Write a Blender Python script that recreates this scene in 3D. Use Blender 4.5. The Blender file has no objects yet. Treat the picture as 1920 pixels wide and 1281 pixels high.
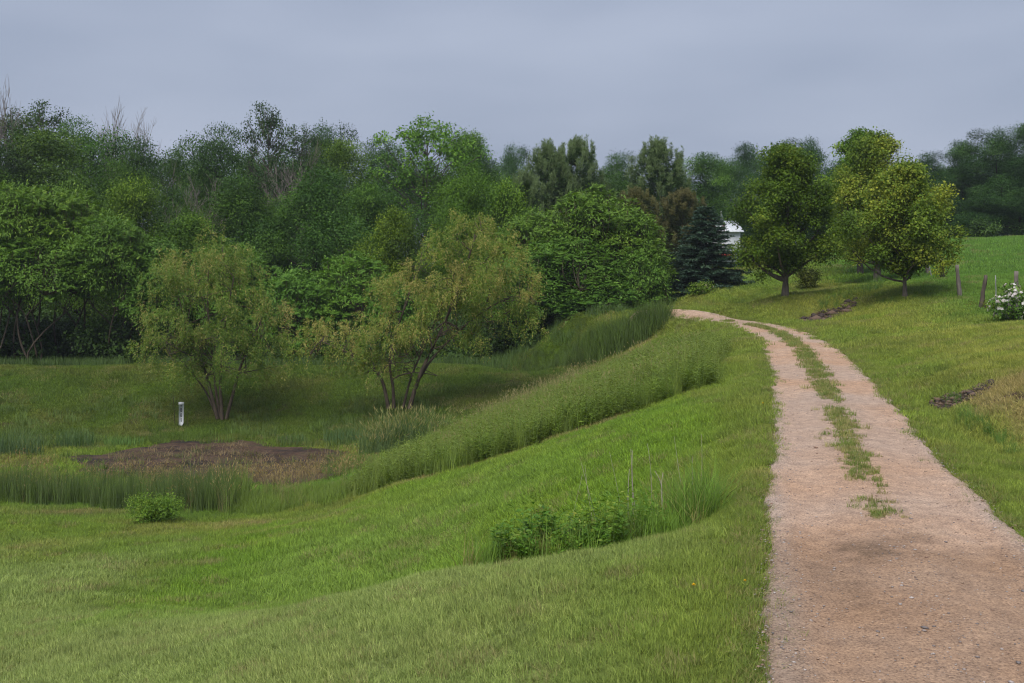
import bpy, math, random
import numpy as np
from mathutils import Vector, Matrix

scene = bpy.context.scene
COL = scene.collection
PI = math.pi

# ------------------------------------------------------------------ camera
F, HY, CZ = 2000.0, 476.0, 3.0            # focal length in photo pixels, eye-level row, eye height
cam_data = bpy.data.cameras.new('camera')
cam_data.sensor_width = 36.0
cam_data.lens = F / 1920.0 * 36.0
cam_data.shift_y = -(640.5 - HY) / 1920.0
cam_data.clip_start = 0.1
cam_data.clip_end = 2000.0
camera = bpy.data.objects.new('camera', cam_data)
camera.location = (0.0, 0.0, CZ)
camera.rotation_euler = (PI / 2, 0.0, 0.0)
COL.objects.link(camera)
scene.camera = camera

# ------------------------------------------------------------------ sky, sun, exposure
SUN_EL, SUN_AZ = math.radians(58), math.radians(205)     # azimuth clockwise from +Y
world = bpy.data.worlds.new('World')
scene.world = world
world.use_nodes = True
wn = world.node_tree
wn.nodes.clear()
def wnode(t, **kw):
    n = wn.nodes.new(t)
    for k, v in kw.items(): setattr(n, k, v)
    return n
w_out = wnode('ShaderNodeOutputWorld')
w_bg = wnode('ShaderNodeBackground')
w_bg.inputs['Strength'].default_value = 0.1
w_sky = wnode('ShaderNodeTexSky', sky_type='NISHITA')
w_sky.sun_disc = False
w_sky.sun_elevation = SUN_EL
w_sky.sun_rotation = SUN_AZ
w_sky.air_density, w_sky.dust_density, w_sky.ozone_density = 1.2, 4.0, 1.5
w_co = wnode('ShaderNodeTexCoord')
w_map = wnode('ShaderNodeMapping')
w_map.inputs['Scale'].default_value = (1.0, 1.0, 3.2)
w_noise = wnode('ShaderNodeTexNoise')
w_noise.inputs['Scale'].default_value = 2.6
w_noise.inputs['Detail'].default_value = 3.0
w_noise.inputs['Roughness'].default_value = 0.45
w_ramp = wnode('ShaderNodeValToRGB')
w_ramp.color_ramp.elements[0].position = 0.30
w_ramp.color_ramp.elements[0].color = (1.62, 1.90, 2.52, 1)
w_ramp.color_ramp.elements[1].position = 0.72
w_ramp.color_ramp.elements[1].color = (2.28, 2.55, 3.20, 1)
w_mix = wnode('ShaderNodeMix', data_type='RGBA')
w_mix.inputs['Factor'].default_value = 0.95          # the overcast deck hides nearly all of the clear sky
L = wn.links.new
L(w_co.outputs['Generated'], w_map.inputs['Vector'])
L(w_map.outputs['Vector'], w_noise.inputs['Vector'])
L(w_noise.outputs['Fac'], w_ramp.inputs['Fac'])
L(w_sky.outputs['Color'], w_mix.inputs['A'])
L(w_ramp.outputs['Color'], w_mix.inputs['B'])
L(w_mix.outputs['Result'], w_bg.inputs['Color'])
L(w_bg.outputs['Background'], w_out.inputs['Surface'])

sun_data = bpy.data.lights.new('sun', 'SUN')
sun_data.energy = 1.5
sun_data.angle = math.radians(42)
sun_data.color = (1.0, 0.97, 0.92)
sun = bpy.data.objects.new('sun', sun_data)
sd = Vector((math.sin(SUN_AZ) * math.cos(SUN_EL), math.cos(SUN_AZ) * math.cos(SUN_EL), math.sin(SUN_EL)))
sun.rotation_euler = sd.to_track_quat('Z', 'Y').to_euler()
sun.location = (0, 0, 60)
COL.objects.link(sun)

scene.view_settings.view_transform = 'Standard'
scene.view_settings.look = 'None'
scene.view_settings.exposure = 1.0
scene.view_settings.gamma = 1.0
scene.view_settings.use_curve_mapping = False
scene.render.engine = 'CYCLES'
scene.cycles.max_bounces = 4
scene.cycles.diffuse_bounces = 2
scene.cycles.transmission_bounces = 4
scene.cycles.volume_bounces = 0
scene.cycles.use_denoising = True
scene.cycles.use_adaptive_sampling = True
scene.cycles.adaptive_threshold = 0.015
scene.cycles.pixel_filter_type = 'BLACKMAN_HARRIS'
scene.cycles.filter_width = 1.15

# ------------------------------------------------------------------ small maths
def rngf(seed): return np.random.default_rng(seed)

def _hash(ix, iy, seed):
    h = (ix.astype(np.int64) * 374761393 + iy.astype(np.int64) * 668265263 + seed * 982451653) & 0x7fffffff
    h = ((h ^ (h >> 13)) * 1274126177) & 0x7fffffff
    h = h ^ (h >> 16)
    return (h & 0xffff) / 65535.0

def noise2(x, y, freq, seed=0, octaves=1):
    """value noise in 0..1"""
    x = np.asarray(x, float); y = np.asarray(y, float)
    tot = np.zeros(np.broadcast(x, y).shape); amp = 1.0; norm = 0.0
    for o in range(octaves):
        X, Y = x * freq, y * freq
        ix, iy = np.floor(X), np.floor(Y)
        fx, fy = X - ix, Y - iy
        fx = fx * fx * (3 - 2 * fx); fy = fy * fy * (3 - 2 * fy)
        a = _hash(ix, iy, seed + o); b = _hash(ix + 1, iy, seed + o)
        c = _hash(ix, iy + 1, seed + o); d = _hash(ix + 1, iy + 1, seed + o)
        tot += amp * ((a * (1 - fx) + b * fx) * (1 - fy) + (c * (1 - fx) + d * fx) * fy)
        norm += amp; amp *= 0.5; freq *= 2.03
    return tot / norm

def sstep(a, b, x):
    t = np.clip((np.asarray(x, float) - a) / (b - a), 0, 1)
    return t * t * (3 - 2 * t)

def unit(v):
    return v / np.maximum(np.linalg.norm(v, axis=-1, keepdims=True), 1e-9)

# ------------------------------------------------------------------ terrain
def pz(px, py, z):
    """world point seen at a photo pixel when its height is known"""
    d = (CZ - z) * F / (py - HY)
    return ((px - 960) / F * d, d, z)
def pd(px, py, d):
    return ((px - 960) / F * d, d, CZ - (py - HY) / F * d)

left_edge = [(1405, 1330), (1412, 1281), (1424, 1180), (1428, 1100), (1432, 1000), (1442, 900), (1450, 850), (1449, 800), (1447, 760), (1440, 700), (1426, 650), (1398, 619), (1330, 604), (1258, 597.5)]
right_edge = [(2060, 1130), (1920, 1008), (1830, 925), (1770, 866), (1700, 780), (1640, 710), (1590, 662), (1540, 633), (1480, 612), (1400, 599.5), (1300, 590), (1258, 586.5)]
LE = np.array([pz(a, b, 0)[:2] for a, b in left_edge])
RE = np.array([pz(a, b, 0)[:2] for a, b in right_edge])
def resample(p, n):
    s = np.r_[0, np.cumsum(np.linalg.norm(np.diff(p, axis=0), axis=1))]
    t = np.linspace(0, s[-1], n)
    return np.c_[np.interp(t, s, p[:, 0]), np.interp(t, s, p[:, 1])]
def smooth(p, it=2):
    for _ in range(it):
        q = p.copy(); q[1:-1] = 0.25 * p[:-2] + 0.5 * p[1:-1] + 0.25 * p[2:]; p = q
    return p
# centre line: for each point of the left edge the nearest of the right edge
LEs, REs = smooth(resample(LE, 120), 8), smooth(resample(RE, 240), 8)
mid = []
for q in LEs[6:]:
    k = np.argmin(np.linalg.norm(REs - q, axis=1)); mid.append((q + REs[k]) / 2)
mid = smooth(np.array(mid), 14)
near = np.array([(0.2, -60.0), (0.5, -20.0), (1.1, -6.0), (1.7, 0.0), (2.4, 4.0)])
far = np.array([(6.9, 51.7), (5.9, 52.3)])
mid = mid[(mid[:, 1] > 6.6) & ((mid[:, 1] < 46) | (mid[:, 0] > 7.6))]
ROAD = smooth(resample(np.vstack([near, mid, far]), 420), 10)
def road_half(y): return 1.26 + .20 * (1 - sstep(8.5, 18, y))

def road_coords(x, y):
    """distance from the centre line (signed, + right) and arc position"""
    P = np.c_[np.ravel(x), np.ravel(y)]
    out_d = np.empty(len(P)); out_s = np.empty(len(P))
    seg = np.diff(ROAD, axis=0); sl = np.linalg.norm(seg, axis=1); s0 = np.r_[0, np.cumsum(sl)]
    T = seg / sl[:, None]
    for i in range(0, len(P), 20000):
        q = P[i:i + 20000]
        rel = q[:, None, :] - ROAD[None, :-1, :]
        t = np.clip((rel * T).sum(-1), 0, sl)
        dv = rel - t[..., None] * T
        dd = (dv ** 2).sum(-1)
        k = dd.argmin(1); r = np.arange(len(q))
        sgn = np.sign(dv[r, k, 0] * T[k, 1] - dv[r, k, 1] * T[k, 0])
        out_d[i:i + 20000] = np.sqrt(dd[r, k]) * np.where(sgn == 0, 1, sgn)
        out_s[i:i + 20000] = s0[k] + t[r, k]
    return out_d.reshape(np.shape(x)), out_s.reshape(np.shape(x))

C = []
# beside the road
for i in range(0, len(ROAD), 16):
    if -20 < ROAD[i, 1] < 56 and ROAD[i, 1] < 51:
        C.append((ROAD[i, 0], ROAD[i, 1], 0.0 if ROAD[i, 1] > 5 else 0.0))
# near lawn falling left
C += [pz(640, 1281, -.45), pz(300, 1281, -1.15), pz(0, 1281, -1.75), pz(1100, 1281, -.08), pz(900, 1281, -.22), pz(300, 1150, -2.1), pz(0, 1120, -2.8), pz(-200, 1200, -2.6)]
C += [pz(620, 1130, -1.0), pz(760, 1095, -.78), pz(900, 1062, -.60), pz(1050, 1040, -.42), pz(1200, 1018, -.24), pz(1380, 992, -.06)]
C += [(-6.5, 4, -1.6), (-3, 2, -.5), (-14, 4, -2.6), (-20, 12, -3.6)]
# swale behind the crest
C += [(0.0, 14.6, -1.55), (1.6, 14.4, -1.0), (-1.8, 15.0, -1.95), (-4, 16.5, -2.5), (3.1, 14.2, -.35)]
C += [pz(1000, 925, -1.35), pz(1300, 850, -.42), pz(800, 960, -2.2), pz(600, 1020, -2.75), pz(1150, 890, -.9), pz(1380, 860, -.12), pz(1400, 760, -.05)]
C += [pz(300, 1000, -3.75), pz(290, 985, -3.95), pz(0, 1000, -3.7), pz(500, 990, -3.5), pz(640, 960, -3.5), pz(0, 950, -4.1), pz(400, 960, -4.15), pz(-300, 960, -3.9)]
C += [pz(720, 920, -2.95), pz(860, 880, -2.45), pz(1000, 835, -1.85), pz(1150, 785, -1.15), pz(1290, 735, -.5)]
# pond
C += [pz(400, 890, -4.45), pz(150, 860, -4.45), pz(400, 840, -4.45), pz(640, 860, -4.4), pz(550, 830, -4.4), pz(-100, 850, -4.4), pz(-500, 850, -4.3), pz(750, 850, -4.0), pz(760, 800, -4.05)]
# far side, dam
C += [pz(340, 785, -4.15), pz(0, 790, -4.1), pz(600, 785, -4.15), pz(-400, 790, -4.1)]
for px in (-600, -300, -50, 200, 450, 700, 900, 1030):
    C += [pd(px, 694, 51.0), pd(px, 688, 53.5)]
C += [pd(900, 735, 47.0), pd(1000, 760, 42), pd(1150, 700, 44.6), pd(1080, 730, 43.5), pd(1250, 640, 46), pd(1160, 650, 50.5), pd(1110, 675, 50.8), pz(1300, 690, -.38), pz(1400, 680, -.04), pz(1340, 640, -.15), pz(1220, 720, -1.0)]
# behind the dam and the wood
for x in (-45, -25, -10, -2): C += [(x, 57.5, -3.2), (x, 64, -3.2)]
C += [(6.6, 51.6, 0), (5.4, 52.6, -.05), (4.0, 53.6, -.2), (2.8, 54.8, -.5), (5.5, 54.5, -.1), (4, 58, -1.3), (7.5, 57, -.4), (0, 68, -2.2), (-40, 90, -2.5), (0, 95, -.5), (-70, 70, -3), (-20, 130, -1), (15, 130, 2.5)]
# right bank
C += [pz(1920, 900, -.05), pz(1860, 830, -.18), pz(1920, 840, -.12), pz(1770, 770, -.14), pz(1690, 690, -.10), pz(1620, 640, -.05)]
C += [pz(1800, 745, .12), pz(1860, 760, .22), pz(1920, 760, .34), pz(1920, 700, .55), pz(1860, 650, .62), pz(1720, 650, .26), pz(1780, 620, .55), pz(1920, 610, .78)]
C += [pd(1838, 580, 41), pd(1797, 555, 45), pd(1697, 560, 46), pd(1905, 600, 38), pz(1550, 592, .28), pz(1500, 600, .12), pd(1478, 555, 50), pd(1645, 530, 56), pd(1613, 515, 62), pz(1400, 578, .26), pd(1300, 556, 57), pd(1320, 548, 62), pd(1766, 523, 52), pd(1740, 515, 58)]
C += [pd(1920, 446, 90), pd(1800, 449, 88), pd(1700, 460, 86), pd(1560, 480, 80), pd(1400, 497, 75), pd(1400, 492, 88), pd(1920, 480, 68), pd(1850, 520, 54), pd(2300, 440, 80), pd(2200, 560, 40), pd(1920, 446, 110), pd(2100, 470, 140)]
C += [(14, 16, .7), (20, 18, 1.3), (12, 8, .3), (9, 2, .1), (30, 25, 2.5), (12, -10, .4), (-12, -8, -1.6), (-30, -10, -3), (-35, 30, -3.9), (-40, 45, -3.9)]
for a in range(0, 360, 30):
    C.append((330 * math.cos(math.radians(a)), 330 * math.sin(math.radians(a)), -2.0 + 4.0 * math.cos(math.radians(a - 30))))
C = np.array(C)

def tps_u(r2): return np.where(r2 > 1e-12, 0.5 * r2 * np.log(np.maximum(r2, 1e-12)), 0.0)
_S = 20.0
_P = C[:, :2] / _S
_n = len(C)
_K = tps_u(((_P[:, None] - _P[None]) ** 2).sum(-1)) + np.eye(_n) * 2e-4
_A = np.zeros((_n + 3, _n + 3)); _A[:_n, :_n] = _K; _A[:_n, _n] = 1; _A[:_n, _n + 1:] = _P; _A[_n, :_n] = 1; _A[_n + 1:, :_n] = _P.T
_w = np.linalg.solve(_A, np.r_[C[:, 2], 0, 0, 0])

def ground_base(x, y):
    q = np.c_[np.ravel(x), np.ravel(y)] / _S
    out = np.empty(len(q))
    for i in range(0, len(q), 20000):
        p = q[i:i + 20000]
        r2 = ((p[:, None, :] - _P[None]) ** 2).sum(-1)
        out[i:i + 20000] = tps_u(r2) @ _w[:_n] + _w[_n] + p @ _w[_n + 1:]
    return out.reshape(np.shape(x))

def hgt(x, y):
    """height of the ground sheet"""
    x = np.asarray(x, float); y = np.asarray(y, float)
    z = ground_base(x, y)
    rd, rs = road_coords(x, y)
    on = 1 - sstep(- 0.05, 1.0, np.abs(rd) - road_half(y))
    onr = on * (1 - sstep(49, 51.5, y))
    z = z * (1 - onr) + 0.0 * onr
    z = z + (noise2(x, y, 0.9, 5, 3) - 0.5) * 0.10 * (1 - on) + (noise2(x, y, 3.1, 9, 2) - 0.5) * 0.05 * (1 - on)
    return z - 0.07 * (1 - sstep(- 0.35, 0.1, np.abs(rd) - road_half(y)))

def hg(x, y): return float(hgt(np.array([x]), np.array([y]))[0])

def ground_at(px, py):
    """where the ray through a photo pixel meets the ground"""
    px = np.atleast_1d(np.asarray(px, float)); py = np.atleast_1d(np.asarray(py, float))
    ds = np.concatenate([np.arange(6, 60, 0.15), np.arange(60, 130, 0.7)])
    X = (px[:, None] - 960) / F * ds[None]; Z = CZ - (py[:, None] - HY) / F * ds[None]
    Y = np.broadcast_to(ds, X.shape)
    below = Z <= ground_base(X, Y)
    k = np.where(below.any(1), below.argmax(1), len(ds) - 1)
    r = np.arange(len(px))
    return np.c_[X[r, k], ds[k]]

def gpoly(pts):
    a = np.array(pts, float)
    return ground_at(a[:, 0], a[:, 1])

def in_poly(x, y, poly):
    x = np.asarray(x); y = np.asarray(y); inside = np.zeros(x.shape, bool)
    n = len(poly)
    for i in range(n):
        x1, y1 = poly[i]; x2, y2 = poly[(i + 1) % n]
        if y1 == y2: continue
        c = ((y1 > y) != (y2 > y)) & (x < (x2 - x1) * (y - y1) / (y2 - y1) + x1)
        inside ^= c
    return inside

def poly_dist(x, y, poly):
    """signed distance to a polygon's outline, + inside"""
    P = np.c_[np.ravel(x), np.ravel(y)]
    best = np.full(len(P), 1e9)
    n = len(poly)
    for i in range(n):
        a = np.array(poly[i]); b = np.array(poly[(i + 1) % n]); ab = b - a
        t = np.clip(((P - a) @ ab) / max(ab @ ab, 1e-9), 0, 1)
        best = np.minimum(best, np.linalg.norm(P - a - t[:, None] * ab, axis=1))
    s = np.where(in_poly(P[:, 0], P[:, 1], poly), 1, -1)
    return (best * s).reshape(np.shape(x))

# areas, drawn where they lie on the ground
POND = gpoly([(95, 858), (260, 838), (330, 824), (470, 822), (560, 838), (650, 846), (668, 872), (640, 892), (560, 905), (470, 912), (390, 916), (300, 905), (160, 890)])
BAND = gpoly([(700, 922), (860, 880), (1000, 836), (1150, 786), (1230, 757), (1296, 732), (1310, 700), (1335, 668), (1310, 655), (1230, 668), (1150, 695), (1060, 722), (960, 770), (880, 815), (810, 852), (745, 885), (700, 915)])
REEDS = gpoly([(-120, 880), (60, 884), (200, 900), (330, 912), (400, 918), (470, 914), (560, 908), (640, 896), (700, 905), (640, 945), (560, 962), (400, 962), (250, 960), (100, 950), (-120, 940)])
DRYSEDGE = gpoly([(-60, 866), (100, 866), (250, 880), (400, 885), (540, 880), (660, 850), (690, 880), (640, 900), (400, 920), (200, 902), (-60, 890)])
WEEDS = gpoly([(900, 1068), (960, 1040), (1040, 1025), (1150, 1010), (1280, 985), (1340, 950), (1352, 905), (1300, 900), (1200, 925), (1080, 960), (950, 975), (925, 1010)])
TALLGRASS = [(0.5, 53.2), (2.2, 51.2), (3.8, 50.0), (5.6, 49.2), (7.0, 48.9), (7.4, 50.0), (7.1, 50.6), (5.2, 51.6), (3.0, 53.0), (1.2, 55.0), (-0.5, 56.0)]
EROSION = gpoly([(1500, 598), (1530, 585), (1570, 578), (1605, 562), (1608, 570), (1580, 590), (1545, 602), (1510, 605)])
EROSION2 = gpoly([(1752, 752), (1780, 742), (1815, 732), (1850, 715), (1856, 728), (1830, 748), (1800, 764), (1770, 772), (1752, 764)])
DRYBANK = gpoly([(1770, 745), (1840, 725), (1920, 690), (2000, 680), (2000, 830), (1930, 835), (1860, 800), (1810, 775)])
SHADE_STRIP = gpoly([(1290, 722), (1150, 778), (1000, 828), (860, 872), (740, 908), (744, 915), (865, 881), (1006, 838), (1156, 788), (1298, 731)])  # narrow shade line at the foot of the weeds, painted on the ground
WEEDS = [(-0.55, 11.95), (0.4, 11.95), (1.3, 12.1), (2.1, 12.6), (2.7, 13.3), (2.95, 14.3), (2.5, 14.9), (1.6, 13.9), (0.3, 13.0), (-0.4, 12.5)]

# ------------------------------------------------------------------ tags and mesh helpers
def tag(o, label=None, cat=None, group=None, kind=None):
    if label: o['label'] = label
    if cat: o['category'] = cat
    if group: o['group'] = group
    if kind: o['kind'] = kind
    return o

def empty(name, loc, rz=0.0):
    o = bpy.data.objects.new(name, None)
    o.location = loc; o.rotation_euler = (0, 0, rz); o.empty_display_size = 0.2
    COL.objects.link(o)
    return o

def np_mesh(name, verts, faces, k=4, attrs=None, smooth_=False, mats=()):
    """mesh from arrays; faces (n,k). attrs: {name: (n_verts,) or (n_verts,4)}"""
    me = bpy.data.meshes.new(name)
    verts = np.ascontiguousarray(verts, np.float32); faces = np.ascontiguousarray(faces, np.int32)
    me.vertices.add(len(verts)); me.vertices.foreach_set('co', verts.ravel())
    nf = len(faces)
    me.loops.add(nf * k); me.loops.foreach_set('vertex_index', faces.ravel())
    me.polygons.add(nf); me.polygons.foreach_set('loop_start', np.arange(0, nf * k, k, dtype=np.int32))
    if smooth_: me.polygons.foreach_set('use_smooth', np.ones(nf, bool))
    for an, av in (attrs or {}).items():
        av = np.asarray(av, np.float32)
        if av.ndim == 1:
            a = me.attributes.new(an, 'FLOAT', 'POINT'); a.data.foreach_set('value', av)
        else:
            a = me.attributes.new(an, 'FLOAT_COLOR', 'POINT'); a.data.foreach_set('color', av.ravel())
    for m in mats: me.materials.append(m)
    me.update(calc_edges=True)
    return me

def link(name, me, parent=None):
    o = bpy.data.objects.new(name, me)
    COL.objects.link(o)
    if parent is not None: o.parent = parent
    return o

class Geo:
    """collects vertices and quads/tris (tris stored as quads with a repeated corner are avoided: two lists)"""
    def __init__(s): s.v = []; s.q = []; s.t = []; s.n = 0
    def add(s, v, q=None, t=None):
        v = np.asarray(v, float)
        s.v.append(v)
        if q is not None and len(q): s.q.append(np.asarray(q) + s.n)
        if t is not None and len(t): s.t.append(np.asarray(t) + s.n)
        s.n += len(v)
    def tube(s, path, rad, sides=6, cap=True):
        path = np.asarray(path, float); n = len(path)
        rad = np.broadcast_to(np.asarray(rad, float), (n,))
        T = unit(np.gradient(path, axis=0))
        ref = np.where(np.abs(T[:, 2:3]) > 0.9, np.array([[1.0, 0, 0]]), np.array([[0, 0, 1.0]]))
        U = unit(np.cross(T, ref)); V = np.cross(T, U)
        a = np.arange(sides) / sides * 2 * PI
        ring = path[:, None] + rad[:, None, None] * (np.cos(a)[None, :, None] * U[:, None] + np.sin(a)[None, :, None] * V[:, None])
        v = ring.reshape(-1, 3)
        i = np.arange(n - 1)[:, None] * sides; j = np.arange(sides)[None]; j2 = (j + 1) % sides
        q = np.stack([i + j, i + j2, i + sides + j2, i + sides + j], -1).reshape(-1, 4)
        t = None
        if cap:
            v = np.vstack([v, path[-1] + T[-1] * rad[-1] * .6]); k = len(v) - 1; b = (n - 1) * sides
            t = np.stack([b + np.arange(sides), b + (np.arange(sides) + 1) % sides, np.full(sides, k)], -1)
        s.add(v, q, t)
    def box(s, x0, x1, y0, y1, z0, z1):
        v = [(x, y, z) for x in (x0, x1) for y in (y0, y1) for z in (z0, z1)]
        s.add(v, [(0, 1, 3, 2), (4, 6, 7, 5), (0, 4, 5, 1), (2, 3, 7, 6), (0, 2, 6, 4), (1, 5, 7, 3)])
    def mesh(s, name, mat, smooth_=True):
        me = bpy.data.meshes.new(name)
        v = np.vstack(s.v)
        q = np.vstack(s.q) if s.q else np.zeros((0, 4), int); t = np.vstack(s.t) if s.t else np.zeros((0, 3), int)
        me.vertices.add(len(v)); me.vertices.foreach_set('co', v.astype(np.float32).ravel())
        li = np.concatenate([q.ravel(), t.ravel()]).astype(np.int32)
        me.loops.add(len(li)); me.loops.foreach_set('vertex_index', li)
        st = np.concatenate([np.arange(len(q)) * 4, len(q) * 4 + np.arange(len(t)) * 3]).astype(np.int32)
        me.polygons.add(len(st)); me.polygons.foreach_set('loop_start', st)
        if smooth_: me.polygons.foreach_set('use_smooth', np.ones(len(st), bool))
        me.materials.append(mat)
        me.update(calc_edges=True)
        return me

# ------------------------------------------------------------------ materials
def new_mat(name):
    m = bpy.data.materials.new(name); m.use_nodes = True
    nt = m.node_tree; nt.nodes.clear()
    return m, nt
def nd(nt, t, **kw):
    n = nt.nodes.new(t)
    for k, v in kw.items(): setattr(n, k, v)
    return n
def mixc(nt, a, b, f, blend='MIX'):
    m = nd(nt, 'ShaderNodeMix', data_type='RGBA', blend_type=blend)
    for s, v in (('A', a), ('B', b), ('Factor', f)):
        if hasattr(v, 'links'): nt.links.new(v, m.inputs[s])
        elif s == 'Factor': m.inputs[s].default_value = v
        else: m.inputs[s].default_value = (*v[:3], 1)
    return m.outputs['Result']
def noise_n(nt, scale, detail=3, rough=0.55, vec=None):
    n = nd(nt, 'ShaderNodeTexNoise'); n.inputs['Scale'].default_value = scale
    n.inputs['Detail'].default_value = detail; n.inputs['Roughness'].default_value = rough
    if vec is not None: nt.links.new(vec, n.inputs['Vector'])
    return n
def ramp_n(nt, fac, stops):
    r = nd(nt, 'ShaderNodeValToRGB'); e = r.color_ramp.elements
    while len(e) < len(stops): e.new(0.5)
    for k, (p, c) in enumerate(stops):
        e[k].position = p; e[k].color = (*c[:3], 1) if hasattr(c, '__len__') else (c, c, c, 1)
    nt.links.new(fac, r.inputs['Fac'])
    return r.outputs['Color']

def leaf_material(name, dark, mid_, light, transl=0.28, rough=0.55, attr_pos=(0.0, 0.55, 1.0), up=0.35, instancer=False):
    """foliage: per-leaf tone from the attribute v, tint from the object's colour"""
    m, nt = new_mat(name)
    at = nd(nt, 'ShaderNodeAttribute', attribute_name='v')
    col = ramp_n(nt, at.outputs['Fac'], list(zip(attr_pos, (dark, mid_, light))))
    oi = nd(nt, 'ShaderNodeObjectInfo')
    if instancer:
        ti = nd(nt, 'ShaderNodeAttribute', attribute_name='tint', attribute_type='INSTANCER')
        col = mixc(nt, col, ti.outputs['Color'], 1.0, 'MULTIPLY')
    else:
        col = mixc(nt, col, oi.outputs['Color'], 1.0, 'MULTIPLY')
    geo = nd(nt, 'ShaderNodeNewGeometry')
    vm = nd(nt, 'ShaderNodeMix', data_type='VECTOR'); vm.inputs['Factor'].default_value = up
    nt.links.new(geo.outputs['Normal'], vm.inputs['A']); vm.inputs['B'].default_value = (0, 0, 1)
    nm = nd(nt, 'ShaderNodeVectorMath', operation='NORMALIZE'); nt.links.new(vm.outputs['Result'], nm.inputs[0])
    p = nd(nt, 'ShaderNodeBsdfPrincipled'); p.inputs['Roughness'].default_value = rough
    p.inputs['Specular IOR Level'].default_value = 0.25
    nt.links.new(col, p.inputs['Base Color']); nt.links.new(nm.outputs[0], p.inputs['Normal'])
    t = nd(nt, 'ShaderNodeBsdfTranslucent')
    tc = mixc(nt, col, (1.0, 1.0, 0.35), 1.0, 'MULTIPLY')
    nt.links.new(tc, t.inputs['Color'])
    ms = nd(nt, 'ShaderNodeMixShader'); ms.inputs['Fac'].default_value = transl
    nt.links.new(p.outputs[0], ms.inputs[1]); nt.links.new(t.outputs[0], ms.inputs[2])
    o = nd(nt, 'ShaderNodeOutputMaterial'); nt.links.new(ms.outputs[0], o.inputs['Surface'])
    return m

def plain_material(name, c1, c2, scale=8.0, rough=0.85, bump=0.0, bump_scale=None, stretch=None, spec=0.2):
    m, nt = new_mat(name)
    tc = nd(nt, 'ShaderNodeTexCoord'); vec = tc.outputs['Object']
    if stretch:
        mp = nd(nt, 'ShaderNodeMapping'); mp.inputs['Scale'].default_value = stretch
        nt.links.new(vec, mp.inputs['Vector']); vec = mp.outputs['Vector']
    n = noise_n(nt, scale, 4, 0.6, vec)
    col = ramp_n(nt, n.outputs['Fac'], [(0.3, c1), (0.7, c2)])
    p = nd(nt, 'ShaderNodeBsdfPrincipled'); p.inputs['Roughness'].default_value = rough
    p.inputs['Specular IOR Level'].default_value = spec
    nt.links.new(col, p.inputs['Base Color'])
    if bump:
        n2 = noise_n(nt, bump_scale or scale * 2, 4, 0.6, vec)
        b = nd(nt, 'ShaderNodeBump'); b.inputs['Strength'].default_value = bump; b.inputs['Distance'].default_value = 0.02
        nt.links.new(n2.outputs['Fac'], b.inputs['Height']); nt.links.new(b.outputs[0], p.inputs['Normal'])
    o = nd(nt, 'ShaderNodeOutputMaterial'); nt.links.new(p.outputs[0], o.inputs['Surface'])
    return m

# ------------------------------------------------------------------ how the turf looks from place to place
def blob(x, y, cx, cy, rx, ry, ang=0.0):
    c, s = math.cos(ang), math.sin(ang)
    u = ((x - cx) * c + (y - cy) * s) / rx; v = (-(x - cx) * s + (y - cy) * c) / ry
    return np.exp(-(u * u + v * v))

_dry_spots = [((460, 987), 1.8, 0.7), ((560, 985), 1.2, .5), ((1180, 660), 1.0, .8), ((1395, 930), .5, .35), ((120, 960), 1.5, .6)]
_dry_c = ground_at([s[0][0] for s in _dry_spots], [s[0][1] for s in _dry_spots])

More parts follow.
